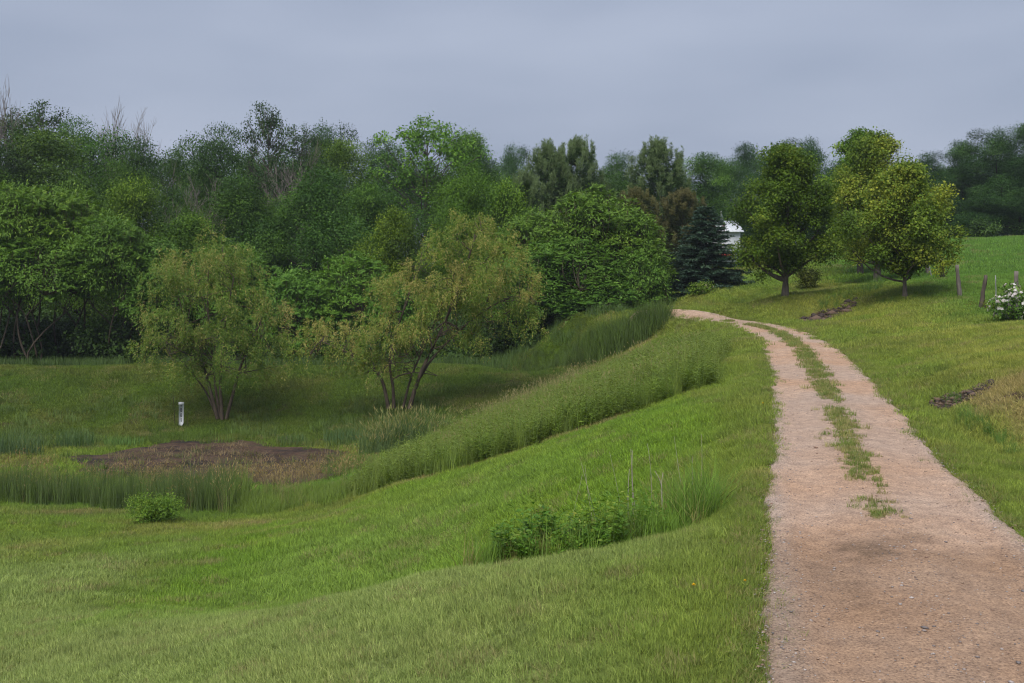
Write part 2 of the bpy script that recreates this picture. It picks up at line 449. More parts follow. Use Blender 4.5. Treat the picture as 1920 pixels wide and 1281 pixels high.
def turf_tone(x, y):
    """albedo of the grass, and how bare the soil is"""
    x = np.asarray(x, float); y = np.asarray(y, float)
    rd, rs = road_coords(x, y)
    n1 = noise2(x, y, 0.16, 21, 3); n2 = noise2(x, y, 0.55, 31, 3); n3 = noise2(x, y, 1.9, 41, 2)
    base = np.array([0.185, 0.262, 0.034]); yel = np.array([0.265, 0.265, 0.060]); lush = np.array([0.120, 0.235, 0.030]); pale = np.array([0.295, 0.345, 0.120]); dry = np.array([0.36, 0.26, 0.13])
    dark = np.array([0.115, 0.165, 0.032])
    col = np.ones(x.shape + (3,)) * base
    def mix(c, f):
        nonlocal col
        col = col * (1 - f[..., None]) + c * f[..., None]
    mix(yel, sstep(.42, .72, n2) * .8)
    mix(lush, sstep(.5, .8, n1) * .7)
    mix(dark, sstep(.5, .8, n3) * .6)
    # pale, cut turf on the near lawn
    nearl = (1 - sstep(20, 27, y)) * (1 - sstep(-1.0, 2.5, x - 0.0)) * sstep(.25, .6, noise2(x, y, 0.35, 57, 3))
    mix(pale, np.clip(nearl, 0, 1) * .75)
    crest = np.exp(-((y - 12.0 + (x - 0) * .05) / 1.5) ** 2) * (x < 2.2)
    mix(pale, crest * .5)
    # lush, bright slope between swale and weeds
    sl = sstep(13.5, 15.5, y) * (1 - sstep(26, 28, y)) * (x < 4.2) * (x > -6)
    mix(np.array([0.170, 0.290, 0.022]), sl * .6)
    # shoulder of the road: yellowish worn turf
    sh = np.exp(-((np.abs(rd) - 1.7) / 0.8) ** 2)
    mix(np.array([0.225, 0.262, 0.050]), sh * .6)
    # right bank: mowing lines, and yellow turf brightened in colour to look lit
    rb = sstep(2.2, 4.0, rd) * sstep(9, 14, y)
    stripe = 0.5 + 0.5 * np.sin((rd * 1.0 + y * .10 + n2 * 1.2) * 7.0)
    mix(yel * np.array([1.22, 1.2, 1.15]), rb * (.10 + .75 * stripe) * (1 - sstep(44, 60, y)))
    mix(np.array([0.115, 0.240, 0.034]), sstep(15, 19, x - (y - 40) * .12) * sstep(34, 40, y) * .8)
    # the far bank and the pond margin
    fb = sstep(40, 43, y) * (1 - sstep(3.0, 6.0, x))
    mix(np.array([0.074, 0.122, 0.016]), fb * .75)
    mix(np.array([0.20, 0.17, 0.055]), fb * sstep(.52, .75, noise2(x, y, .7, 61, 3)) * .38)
    for (c, (s, rx, ry)) in zip(_dry_c, _dry_spots):
        mix(dry, blob(x, y, c[0], c[1], rx, ry) * .75 * sstep(.3, .6, n3))
    db = sstep(-.3, .6, poly_dist(x, y, DRYBANK))
    mix(np.array([0.36, 0.275, 0.12]), db * (.72 + .5 * (n3 - .3)))
    sc = sstep(-.35, .2, poly_dist(x, y, SHADE_STRIP) + (n3 - .5) * .5)
    mix(dry * .85, sc * .75)  # shade under the weeds' front edge, put into the turf colour as brown
    bare = np.maximum(sstep(-.15, .15, poly_dist(x, y, EROSION) + (n3 - .5) * .9), sstep(-.12, .1, poly_dist(x, y, EROSION2) + (n3 - .5) * .5))
    bare = np.maximum(bare, db * sstep(.62, .75, noise2(x, y, 1.6, 77, 3)))
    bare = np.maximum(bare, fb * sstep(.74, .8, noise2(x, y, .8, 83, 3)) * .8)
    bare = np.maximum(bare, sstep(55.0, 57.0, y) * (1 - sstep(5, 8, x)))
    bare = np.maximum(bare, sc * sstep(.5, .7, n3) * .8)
    return col * np.array([1.13, 1.21, 1.08]), np.clip(bare, 0, 1)

# ------------------------------------------------------------------ the ground sheet
def axis(lo, hi, step, far_lo, far_hi):
    a = list(np.arange(lo, hi + 1e-6, step))
    s = step; v = a[-1]
    while v < far_hi: s *= 1.22; v += s; a.append(min(v, far_hi))
    s = step; v = a[0]; b = []
    while v > far_lo: s *= 1.22; v -= s; b.append(max(v, far_lo))
    return np.array(b[::-1] + a)
gx, gy = axis(-20, 24, .22, -300, 300), axis(5, 64, .22, -300, 300)
GX, GY = np.meshgrid(gx, gy)
GZ = hgt(GX, GY)
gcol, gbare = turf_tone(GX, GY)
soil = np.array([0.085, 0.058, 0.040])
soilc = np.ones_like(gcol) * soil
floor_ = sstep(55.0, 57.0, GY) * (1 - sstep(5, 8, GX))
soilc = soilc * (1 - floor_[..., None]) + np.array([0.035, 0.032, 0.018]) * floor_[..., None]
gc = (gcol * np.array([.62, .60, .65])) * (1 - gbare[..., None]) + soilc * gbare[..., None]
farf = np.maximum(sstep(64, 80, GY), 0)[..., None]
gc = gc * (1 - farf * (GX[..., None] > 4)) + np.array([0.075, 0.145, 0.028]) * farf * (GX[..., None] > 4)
nx, ny = len(gx), len(gy)
idx = np.arange(nx * ny).reshape(ny, nx)
gq = np.stack([idx[:-1, :-1], idx[:-1, 1:], idx[1:, 1:], idx[1:, :-1]], -1).reshape(-1, 4)

m_ground, nt = new_mat('turf_and_soil')
a = nd(nt, 'ShaderNodeAttribute', attribute_name='tone')
geo = nd(nt, 'ShaderNodeNewGeometry')
n1 = noise_n(nt, 9.0, 5, 0.65, geo.outputs['Position']); n2 = noise_n(nt, 38.0, 3, 0.6, geo.outputs['Position'])
col = mixc(nt, a.outputs['Color'], ramp_n(nt, n1.outputs['Fac'], [(.3, (.62, .62, .62)), (.7, (1.3, 1.28, 1.2))]), 1.0, 'MULTIPLY')
col = mixc(nt, col, ramp_n(nt, n2.outputs['Fac'], [(.3, (.7, .7, .7)), (.7, (1.25, 1.25, 1.25))]), 1.0, 'MULTIPLY')
p = nd(nt, 'ShaderNodeBsdfPrincipled'); p.inputs['Roughness'].default_value = 0.95; p.inputs['Specular IOR Level'].default_value = 0.05
b = nd(nt, 'ShaderNodeBump'); b.inputs['Strength'].default_value = .6; b.inputs['Distance'].default_value = .05
nt.links.new(n2.outputs['Fac'], b.inputs['Height']); nt.links.new(b.outputs[0], p.inputs['Normal'])
nt.links.new(col, p.inputs['Base Color'])
o = nd(nt, 'ShaderNodeOutputMaterial'); nt.links.new(p.outputs[0], o.inputs['Surface'])

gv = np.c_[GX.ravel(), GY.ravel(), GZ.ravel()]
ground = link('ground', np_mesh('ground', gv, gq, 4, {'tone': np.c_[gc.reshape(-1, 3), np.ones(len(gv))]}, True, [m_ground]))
tag(ground, 'mown grassy ground sloping from the gravel drive to the pond', kind='structure')

# ------------------------------------------------------------------ the gravel road
ns = 900
R = resample(ROAD, 1100); sR = np.r_[0, np.cumsum(np.linalg.norm(np.diff(R, axis=0), axis=1))]
R = R[(R[:, 1] > -40)]; sR = np.r_[0, np.cumsum(np.linalg.norm(np.diff(R, axis=0), axis=1))]
T2 = unit(np.gradient(R, axis=0)); N2 = np.c_[T2[:, 1], -T2[:, 0]]
us = np.linspace(-1.8, 1.8, 53)
RX = R[:, 0:1] + N2[:, 0:1] * us; RY = R[:, 1:2] + N2[:, 1:2] * us
SS = np.repeat(sR[:, None], len(us), 1); UU = np.repeat(us[None], len(R), 0)
edge = road_half(RY) + (noise2(SS, UU * 0 + np.sign(UU) * 3, .8, 3, 4) - .5) * .30
prof = -.035 * np.exp(-((np.abs(UU) - .78) / .30) ** 2) + .012
rz = prof + (noise2(RX, RY, 2.2, 15, 3) - .5) * .022
fall = sstep(-.16, .14, np.abs(UU) - edge)
far_sink = sstep(49, 51.5, RY)
base_h = ground_base(RX, RY) * far_sink
RZ = rz + base_h - fall * .14
RZ = np.where(fall > .55, np.minimum(RZ, hgt(RX, RY) - .05 * sstep(.55, .9, fall)), RZ)
rm, rn = RX.shape
ri = np.arange(rm * rn).reshape(rm, rn)
rq = np.stack([ri[:-1, :-1], ri[:-1, 1:], ri[1:, 1:], ri[1:, :-1]], -1).reshape(-1, 4)

m_road, nt = new_mat('red_gravel')
geo = nd(nt, 'ShaderNodeNewGeometry'); P_ = geo.outputs['Position']
au = nd(nt, 'ShaderNodeAttribute', attribute_name='u')
av = nd(nt, 'ShaderNodeAttribute', attribute_name='patch')
big = noise_n(nt, .55, 4, .55, P_); medn = noise_n(nt, 5.0, 4, .6, P_); fine = noise_n(nt, 46, 4, .7, P_)
vor = nd(nt, 'ShaderNodeTexVoronoi'); vor.inputs['Scale'].default_value = 46; nt.links.new(P_, vor.inputs['Vector'])
col = ramp_n(nt, big.outputs['Fac'], [(.32, (.505, .320, .205)), (.5, (.54, .355, .240)), (.68, (.565, .395, .285))])
grey = (.48, .375, .305)
col = mixc(nt, col, grey, av.outputs['Fac'])
col = mixc(nt, col, ramp_n(nt, medn.outputs['Fac'], [(.3, (.78, .78, .8)), (.7, (1.16, 1.15, 1.13))]), 1.0, 'MULTIPLY')
col = mixc(nt, col, ramp_n(nt, fine.outputs['Fac'], [(.34, (.48, .48, .50)), (.5, (1, 1, 1)), (.68, (1.36, 1.36, 1.36))]), .9, 'MULTIPLY')
peb = ramp_n(nt, vor.outputs['Color'], [(.0, (.80, .80, .80)), (.7, (1.0, 1.0, 1.0)), (.93, (1.0, 1.0, 1.0)), (.97, (1.5, 1.5, 1.55))])
col = mixc(nt, col, peb, .75, 'MULTIPLY')
ad = nd(nt, 'ShaderNodeAttribute', attribute_name='damp')
col = mixc(nt, col, (.45, .46, .46), ad.outputs['Fac'], 'MULTIPLY')
al = nd(nt, 'ShaderNodeAttribute', attribute_name='loose')
col = mixc(nt, col, (.74, .73, .70), al.outputs['Fac'], 'MULTIPLY')
p = nd(nt, 'ShaderNodeBsdfPrincipled'); p.inputs['Roughness'].default_value = .92; p.inputs['Specular IOR Level'].default_value = .12
b = nd(nt, 'ShaderNodeBump'); b.inputs['Strength'].default_value = .75; b.inputs['Distance'].default_value = .018
hs = nd(nt, 'ShaderNodeMath', operation='ADD'); nt.links.new(fine.outputs['Fac'], hs.inputs[0])
hm = nd(nt, 'ShaderNodeMath', operation='MULTIPLY'); hm.inputs[1].default_value = -.6; nt.links.new(vor.outputs['Distance'], hm.inputs[0]); nt.links.new(hm.outputs[0], hs.inputs[1])
nt.links.new(hs.outputs[0], b.inputs['Height']); nt.links.new(b.outputs[0], p.inputs['Normal'])
nt.links.new(col, p.inputs['Base Color'])
o = nd(nt, 'ShaderNodeOutputMaterial'); nt.links.new(p.outputs[0], o.inputs['Surface'])
patch = np.clip(sstep(.45, .7, noise2(SS, UU, .28, 91, 3)) * .5 + .55 * sstep(.95, 1.25, np.abs(UU)) + .3 * np.exp(-((RY - 22) / 1.2) ** 2), 0, .85)
dpx = pz(1640, 1035, 0)
damp = np.clip(blob(RX, RY, dpx[0] - .1, dpx[1], .75, .42) * sstep(.3, .62, noise2(RX, RY, 2.5, 44, 3)) * 1.0 + blob(RX, RY, dpx[0] + .7, dpx[1] + .55, .5, .18) * .5 * sstep(.3, .6, noise2(RX, RY, 3.5, 45, 3)) + .35 * blob(RX, RY, 3.0, 9.7, .25, .8), 0, .8)
loose = np.clip((1 - sstep(10.3, 12.5, RY + (noise2(RX, RY, .9, 46, 3) - .5) * 2.5)) + .35 * np.exp(-(UU / .35) ** 2), 0, 1)
rv = np.c_[RX.ravel(), RY.ravel(), RZ.ravel()]
road = link('gravel_road', np_mesh('gravel_road', rv, rq, 4, {'u': UU.ravel(), 'patch': patch.ravel(), 'damp': damp.ravel(), 'loose': loose.ravel()}, True, [m_road]))
tag(road, 'reddish gravel drive with two wheel tracks curving away', kind='structure')

# ------------------------------------------------------------------ the dried-up pond bed
px0, px1 = POND[:, 0].min() - 1.0, POND[:, 0].max() + 1.0; py0, py1 = POND[:, 1].min() - 1.0, POND[:, 1].max() + 1.0
MX, MY = np.meshgrid(np.arange(px0, px1, .12), np.arange(py0, py1, .12))
mdist = poly_dist(MX, MY, POND) + (noise2(MX, MY, .8, 71, 3) - .5) * 1.6
MZ = hgt(MX, MY) - .12 + .145 * sstep(-.7, .5, mdist) + (noise2(MX, MY, 2.6, 73, 3) - .5) * .06 * sstep(0, .6, mdist)
mm, mn_ = MX.shape
mi = np.arange(mm * mn_).reshape(mm, mn_)
mq = np.stack([mi[:-1, :-1], mi[:-1, 1:], mi[1:, 1:], mi[1:, :-1]], -1).reshape(-1, 4)
m_mud, nt = new_mat('pond_mud')
geo = nd(nt, 'ShaderNodeNewGeometry'); P_ = geo.outputs['Position']
mp = nd(nt, 'ShaderNodeMapping'); mp.inputs['Scale'].default_value = (.45, 1.0, 1.0); nt.links.new(P_, mp.inputs['Vector'])
n1 = noise_n(nt, 1.1, 6, .65, mp.outputs[0]); n2 = noise_n(nt, 7, 5, .65, P_)
col = ramp_n(nt, n1.outputs['Fac'], [(.34, (.012, .008, .006)), (.44, (.042, .021, .012)), (.54, (.085, .045, .025)), (.62, (.072, .052, .020)), (.70, (.020, .012, .009))])
col = mixc(nt, col, ramp_n(nt, n2.outputs['Fac'], [(.3, (.55, .55, .55)), (.7, (1.4, 1.4, 1.4))]), 1.0, 'MULTIPLY')
p = nd(nt, 'ShaderNodeBsdfPrincipled'); p.inputs['Roughness'].default_value = .8
b = nd(nt, 'ShaderNodeBump'); b.inputs['Strength'].default_value = .9; b.inputs['Distance'].default_value = .08
nt.links.new(n2.outputs['Fac'], b.inputs['Height']); nt.links.new(b.outputs[0], p.inputs['Normal'])
nt.links.new(col, p.inputs['Base Color'])
o = nd(nt, 'ShaderNodeOutputMaterial'); nt.links.new(p.outputs[0], o.inputs['Surface'])
pond = link('pond_bed', np_mesh('pond_bed', np.c_[MX.ravel(), MY.ravel(), MZ.ravel()], mq, 4, None, True, [m_mud]))
tag(pond, 'brown mud bed of the dried-up pond behind the reeds', kind='structure')

# ------------------------------------------------------------------ scattering what nobody could count
def blades(n, size, h0, h1, w0, w1, rng, lean=.5, seg=2, curve=.5, kind=0):
    """grass blades on a square of the given size: (verts, quads, tone)"""
    p = np.c_[(rng.random((n, 2)) - .5) * size, np.zeros(n)]
    H = rng.uniform(h0, h1, n); W = rng.uniform(w0, w1, n)
    az = rng.random(n) * 2 * PI; ld = np.c_[np.cos(az), np.sin(az), np.zeros(n)]
    faz = az + PI / 2 + rng.normal(0, .5, n); wd = np.c_[np.cos(faz), np.sin(faz), np.zeros(n)]
    ln = np.abs(rng.normal(0, lean, n)) + .05
    rows = []
    for k in range(seg + 1):
        t = k / seg
        c = p + ld * (H * ln * (t * (1 - curve) + curve * t * t))[:, None]
        c[:, 2] += H * t * (1 - .18 * ln * t)
        w = W * (1 - t ** 1.6 * .92) * .5
        rows += [c - wd * w[:, None], c + wd * w[:, None]]
    V = np.stack(rows, 1).reshape(-1, 3)
    m = 2 * (seg + 1); b0 = np.arange(n)[:, None] * m
    Q = np.concatenate([b0 + np.array([[2 * k, 2 * k + 1, 2 * k + 3, 2 * k + 2]]) for k in range(seg)], 0)
    tone = np.repeat(np.clip(rng.normal(.5, .22, n), 0, 1), m)
    return V, Q, tone

SRC = {}
def source(name, V, Q, tone, mat, k=4):
    me = np_mesh(name, V, Q, k, {'v': tone}, False, [mat])
    o = bpy.data.objects.new(name, me)
    return o

def scatter(name, label, pts, yaw, scale, which, tint, sources, align=True, lean=None):
    """one 'stuff' object: the points of a mesh, each carrying one of the sources"""
    n = len(pts)
    coll = bpy.data.collections.new(name + '_sources')
    for i, s in enumerate(sources):
        s.name = '%s_source_%02d' % (name, i)
        coll.objects.link(s)
    x, y = pts[:, 0], pts[:, 1]
    rot = np.zeros((n, 3)); rot[:, 2] = yaw
    if align:
        e = .15
        dx = (hgt(x + e, y) - hgt(x - e, y)) / (2 * e); dy = (hgt(x, y + e) - hgt(x, y - e)) / (2 * e)
        for i in range(n):
            N = Vector((-dx[i], -dy[i], 1)).normalized()
            q = Vector((0, 0, 1)).rotation_difference(N)
            m = q.to_matrix() @ Matrix.Rotation(yaw[i], 3, 'Z')
            rot[i] = m.to_euler()
    me = bpy.data.meshes.new(name)
    me.vertices.add(n); me.vertices.foreach_set('co', pts.astype(np.float32).ravel())
    a = me.attributes.new('rot', 'FLOAT_VECTOR', 'POINT'); a.data.foreach_set('vector', rot.astype(np.float32).ravel())
    sc = np.repeat(np.asarray(scale)[:, None], 3, 1) if np.ndim(scale) == 1 else scale
    a = me.attributes.new('size', 'FLOAT_VECTOR', 'POINT'); a.data.foreach_set('vector', sc.astype(np.float32).ravel())
    a = me.attributes.new('which', 'INT', 'POINT'); a.data.foreach_set('value', np.asarray(which, np.int32))
    a = me.attributes.new('tint', 'FLOAT_COLOR', 'POINT'); a.data.foreach_set('color', np.c_[tint, np.ones(n)].astype(np.float32).ravel())
    o = link(name, me)
    g = bpy.data.node_groups.new(name + '_nodes', 'GeometryNodeTree')
    g.interface.new_socket('Geometry', in_out='INPUT', socket_type='NodeSocketGeometry')
    g.interface.new_socket('Geometry', in_out='OUTPUT', socket_type='NodeSocketGeometry')
    gi = g.nodes.new('NodeGroupInput'); go = g.nodes.new('NodeGroupOutput')
    ci = g.nodes.new('GeometryNodeCollectionInfo'); ci.inputs['Collection'].default_value = coll
    ci.inputs['Separate Children'].default_value = True; ci.inputs['Reset Children'].default_value = True
    ip = g.nodes.new('GeometryNodeInstanceOnPoints'); ip.inputs['Pick Instance'].default_value = True
    def attr(nm, dt):
        q = g.nodes.new('GeometryNodeInputNamedAttribute'); q.data_type = dt; q.inputs['Name'].default_value = nm
        return q.outputs['Attribute']
    er = g.nodes.new('FunctionNodeEulerToRotation')
    g.links.new(attr('rot', 'FLOAT_VECTOR'), er.inputs[0])
    g.links.new(gi.outputs[0], ip.inputs['Points']); g.links.new(ci.outputs[0], ip.inputs['Instance'])
    g.links.new(er.outputs[0], ip.inputs['Rotation']); g.links.new(attr('size', 'FLOAT_VECTOR'), ip.inputs['Scale'])
    g.links.new(attr('which', 'INT'), ip.inputs['Instance Index'])
    g.links.new(ip.outputs[0], go.inputs[0])
    md = o.modifiers.new('scatter', 'NODES'); md.node_group = g
    tag(o, label, kind='stuff')
    return o

def jgrid(x0, x1, y0, y1, step, rng):
    X, Y = np.meshgrid(np.arange(x0, x1, step), np.arange(y0, y1, step))
    X = X + (rng.random(X.shape) - .5) * step; Y = Y + (rng.random(Y.shape) - .5) * step
    return X.ravel(), Y.ravel()
def in_view(x, y, m=1.25):
    return (np.abs(x) < y * .48 * m + 1.2)

m_turf = leaf_material('turf_blades', (.50, .56, .42), (1.0, 1.0, .92), (1.75, 1.55, 1.75), transl=.3, up=.6, instancer=True)
m_weed = leaf_material('weed_leaves', (.7, .75, .7), (1, 1, 1), (1.35, 1.25, 1.1), transl=.28, up=.4, instancer=True)

def turf(name, label, x0, x1, y0, y1, step, size, n, h, w, seed, far_ok=False):
    rng = rngf(seed)
    x, y = jgrid(x0, x1, y0, y1, step, rng)
    k = in_view(x, y); x, y = x[k], y[k]
    rd, rs = road_coords(x, y)
    e = road_half(y) + (noise2(x, y, 1.3, 3, 2) - .5) * .35
    keep = np.abs(rd) > e
    col, bare = turf_tone(x, y)
    keep &= rng.random(len(x)) > bare * 1.1
    keep &= poly_dist(x, y, POND) + (noise2(x, y, .8, 71, 3) - .5) * 1.6 < .1
    x, y, col = x[keep], y[keep], col[keep]
    srcs = []
    for s in range(4):
        V, Q, t = blades(n, size, h * .45, h * 1.15, w * .7, w * 1.3, rngf(seed + 10 + s), lean=.75)
        srcs.append(source('turf', V, Q, t, m_turf))
    z = hgt(x, y)
    N = len(x)
    sc = (.75 + .55 * noise2(x, y, .9, 19, 2)) * rng.uniform(.85, 1.15, N)
    col = col * rng.normal(1, .10, N)[:, None]
    thatch = rng.random(N) < .06
    col[thatch] = col[thatch] * .4 + np.array([.30, .25, .12]) * .6
    return scatter(name, label, np.c_[x, y, z - .005], rng.random(N) * 2 * PI, np.c_[np.ones(N), np.ones(N), sc], rng.integers(0, 4, N), col, srcs)

turf('lawn_grass', 'short mown grass of the near lawn and road shoulders', -9, 9, 6.2, 17, .20, .34, 210, .075, .0055, 100)
turf('slope_grass', 'mown grass of the slope beyond the swale', -17, 18, 17, 33, .34, .6, 230, .10, .011, 200)
turf('bank_grass', 'mown grass of the far banks and the roadside bank', -26, 30, 33, 58, .55, 1.0, 300, .12, .018, 300)
turf('hill_grass', 'grass of the hill field behind the fence posts', 5, 60, 58, 96, 1.1, 1.9, 330, .17, .035, 400)
# ================================================================== trees
def leaf_quads(P, D, N, Lh, Wh, fold=.15):
    """leaf rhombs: P base, D direction, N normal (unit rows)"""
    S = unit(np.cross(D, N))
    Lh = np.asarray(Lh)[:, None]; Wh = np.asarray(Wh)[:, None]
    mid_ = P + D * Lh * .45
    up = N * Wh * fold
    V = np.stack([P, mid_ + S * Wh * .5 + up, P + D * Lh, mid_ - S * Wh * .5 + up], 1).reshape(-1, 3)
    Q = np.arange(len(P) * 4).reshape(-1, 4)
    return V, Q

def sph(n, rng):
    v = rng.normal(size=(n, 3)); return unit(v)

def crown_cloud(lobes, n, leaf, rng, clump=.26, per=14, ratio=.62, droop=.25, upb=.6, shell=.8, tone_lobe=.12, flat=.7, bright=None):
    """leaves in twig clumps spread over lobes: (V, Q, tone). lobes rows: x y z r"""
    lobes = np.asarray(lobes, float)
    nt_ = max(1, n // per)
    w = lobes[:, 3] ** 2; w = w / w.sum()
    li = rng.choice(len(lobes), nt_, p=w)
    d = sph(nt_, rng); d[:, 2] = d[:, 2] * .9 + .18; d = unit(d)
    r = lobes[li, 3] * (shell + (1.06 - shell) * rng.random(nt_) ** .7)
    deep = rng.random(nt_) < .2
    r = np.where(deep, r * rng.uniform(.35, .9, nt_), r)
    tw = lobes[li, :3] + d * r[:, None] * np.array([1, 1, .85])
    ci = np.repeat(np.arange(nt_), per)
    m = len(ci)
    off = rng.normal(size=(m, 3)) * clump * np.array([1, 1, flat])
    P = tw[ci] + off
    out = unit(d[ci] + unit(off) * .5)
    D = unit(out * .6 + sph(m, rng) * .7 + np.array([0, 0, -droop]))
    N = unit(out * .6 + np.array([0, 0, upb]) + sph(m, rng) * .38)
    N = unit(N - (N * D).sum(1)[:, None] * D)
    Lh = leaf * rng.uniform(.7, 1.3, m)
    V, Q = leaf_quads(P, D, N, Lh, Lh * ratio)
    tl = rng.normal(0, tone_lobe, len(lobes))[li] + rng.normal(0, .10, nt_)
    if bright is not None: tl = tl + bright(tw)
    tone = np.clip(.5 + tl[ci] + rng.normal(0, .06, m), 0, 1)
    return V, Q, np.repeat(tone, 4)

def curve_pts(a, b, rng, wob=.08, n=6, sag=0.0):
    a, b = np.asarray(a, float), np.asarray(b, float)
    t = np.linspace(0, 1, n)[:, None]
    L_ = np.linalg.norm(b - a)
    p = a + (b - a) * t
    off = rng.normal(size=3) * wob * L_
    p = p + off * (t * (1 - t) * 4) * .5
    p[:, 2] += (-sag * L_) * (t[:, 0] * (1 - t[:, 0]) * 4)
    return p

def tree_wood(H, lobes, rng, r0=.16, top=.75, limbs=22, base_spread=1.5, fork=.3, twig=2, lean=(0, 0)):
    g = Geo()
    n = 9
    t = np.linspace(0, 1, n)
    path = np.c_[np.cumsum(rng.normal(0, .03, n)) * H * .12 + lean[0] * t, np.cumsum(rng.normal(0, .03, n)) * H * .12 + lean[1] * t, t * H * top]
    path[0, :2] = 0
    rad = r0 * (1 - t * .82)
    rad[0] *= base_spread
    g.tube(path, rad, 8)
    lob = np.asarray(lobes)
    order = np.argsort(-lob[:, 3])[:limbs]
    for i in order:
        c = lob[i, :3]
        hz = np.hypot(c[0], c[1])
        s = np.clip((c[2] - hz * .9) / (H * top), fork * .55, .92)
        s = max(s, fork * rng.uniform(.7, 1.1))
        a = np.array([np.interp(s, t, path[:, k]) for k in range(3)])
        rr = np.interp(s, t, rad) * .6
        p = curve_pts(a, c, rng, .10, 6, .06)
        g.tube(p, np.linspace(rr, rr * .28 + .008, 6), 5)
        for _ in range(twig):
            e = c + sph(1, rng)[0] * lob[i, 3] * .95
            g.tube(curve_pts(p[4], e, rng, .12, 4), np.linspace(rr * .35 + .006, .008, 4), 4)
    return g

def egg_lobes(H, W, rng, n=34, zb=.28, power=.75, skew=.42, lr=(.17, .30), jitter=.18):
    """lobes filling an egg-shaped crown from zb*H to H, full width W"""
    out = []
    for i in range(n):
        t = (i + .5) / n
        t = np.clip(t + rng.normal(0, .03), .02, .97)
        prof = (math.sin(PI * min(max(t ** (math.log(.5) / math.log(skew)), 0), 1))) ** power
        az = i * 2.399963 + rng.normal(0, .25)
        rl = W * rng.uniform(*lr) * (.62 + .32 * prof)
        rr = max(W * .5 * prof * rng.uniform(1 - jitter * 1.6, 1 + jitter * .5) - rl * .8, 0) * (1 if rng.random() < .8 else .4)
        rr *= .74 + .5 * float(noise2(np.array([math.cos(az) * 1.3 + W]), np.array([math.sin(az) * 1.3 + t * 2.2]), 1.0, n))
        z = H * (zb + (1 - zb) * t)
        z = min(z, H - rl * .8)
        out.append((rr * math.cos(az), rr * math.sin(az), z, rl))
    return np.array(out)

m_bark = plain_material('grey_bark', (.075, .062, .05), (.17, .145, .12), 9, .9, .6, 24, (1, 1, .25))
m_bark_dark = plain_material('dark_bark', (.030, .024, .018), (.075, .058, .044), 9, .9, .6, 24, (1, 1, .25))
m_bark_pale = plain_material('pale_dead_wood', (.17, .145, .125), (.30, .255, .225), 7, .9, .4, 20, (1, 1, .25))
m_bark_stem = plain_material('slender_stem_bark', (.06, .045, .033), (.145, .11, .08), 9, .9, .5, 24, (1, 1, .25))
m_broad = leaf_material('broad_leaves', (.026, .052, .009), (.080, .142, .020), (.205, .285, .038), transl=.24, up=.28)
m_maple = leaf_material('maple_leaves', (.060, .118, .012), (.160, .255, .026), (.46, .49, .06), transl=.34, attr_pos=(0, .5, 1), up=.5)
m_willow = leaf_material('willow_leaves', (.085, .180, .022), (.185, .285, .038), (.46, .39, .13), transl=.3, attr_pos=(0, .5, 1))
m_sumac = leaf_material('sumac_leaves', (.074, .148, .022), (.165, .295, .045), (.31, .43, .075), transl=.3, rough=.5, up=.42)
m_spruce = leaf_material('spruce_needles', (.022, .046, .032), (.044, .082, .056), (.085, .135, .088), transl=.12, rough=.6)
m_pine = leaf_material('pine_needles', (.024, .046, .014), (.052, .085, .024), (.125, .145, .065), transl=.15, rough=.6)

GREY = (1, 1, 1, 1)
def place_tree(name, wood_me, leaf_me, loc, label, cat='tree', group=None, tint=(1, 1, 1), scale=(1, 1, 1), rz=0.0, trunk_name='trunk', crown_name='crown', rot=None):
    r = empty(name, loc, rz)
    r.scale = scale
    if rot is not None: r.rotation_euler = rot
    tag(r, label, cat, group)
    if wood_me is not None: link(trunk_name, wood_me, r)
    if leaf_me is not None:
        c = link(crown_name, leaf_me, r)
        c.color = (*[v ** 1.9 for v in tint], 1); c['kind'] = 'stuff'
    return r

# --- kinds of broadleaf tree for the wood, unit size: height 10, width given
KIND = {}
def make_broad(key, seed, H, W, n, leaf, nl, zb, clump=.34, power=.75, skew=.42, lr=(.16, .27), bark=None, jit=.18, **kw):
    rng = rngf(seed)
    lob = egg_lobes(H, W, rng, nl, zb, power, skew, lr, jit)
    V, Q, t = crown_cloud(lob, n, leaf, rng, clump, **kw)
    leaf_me = np_mesh(key + '_crown', V, Q, 4, {'v': t}, False, [m_broad])
    wood_me = tree_wood(H, lob, rng, r0=.19, limbs=18, twig=1).mesh(key + '_trunk', bark or m_bark_dark)
    KIND[key] = (wood_me, leaf_me, H, W)
make_broad('round', 1, 13, 8.4, 50000, .138, 30, .05, power=.5, skew=.5, lr=(.10, .25), per=16, clump=.28, jit=.5, tone_lobe=.17)
make_broad('tall', 2, 13, 6.8, 44000, .135, 30, .05, power=.5, skew=.55, lr=(.11, .26), per=16, clump=.28, jit=.5, tone_lobe=.17)
make_broad('lumpy', 3, 13, 8.0, 48000, .14, 17, .05, power=.4, skew=.6, lr=(.14, .28), per=20, clump=.30, jit=.55, tone_lobe=.17)
make_broad('wide', 4, 11, 9.4, 50000, .138, 36, .04, power=.4, skew=.5, lr=(.08, .20), per=16, clump=.28, jit=.5, tone_lobe=.17)
make_broad('oak', 5, 13, 9.0, 50000, .14, 24, .05, power=.4, skew=.58, lr=(.10, .26), per=22, clump=.32, tone_lobe=.2, jit=.6)
make_broad('shrubby', 6, 9, 7.0, 38000, .128, 30, .02, power=.45, skew=.45, lr=(.09, .22), per=15, clump=.24, jit=.5, tone_lobe=.17)

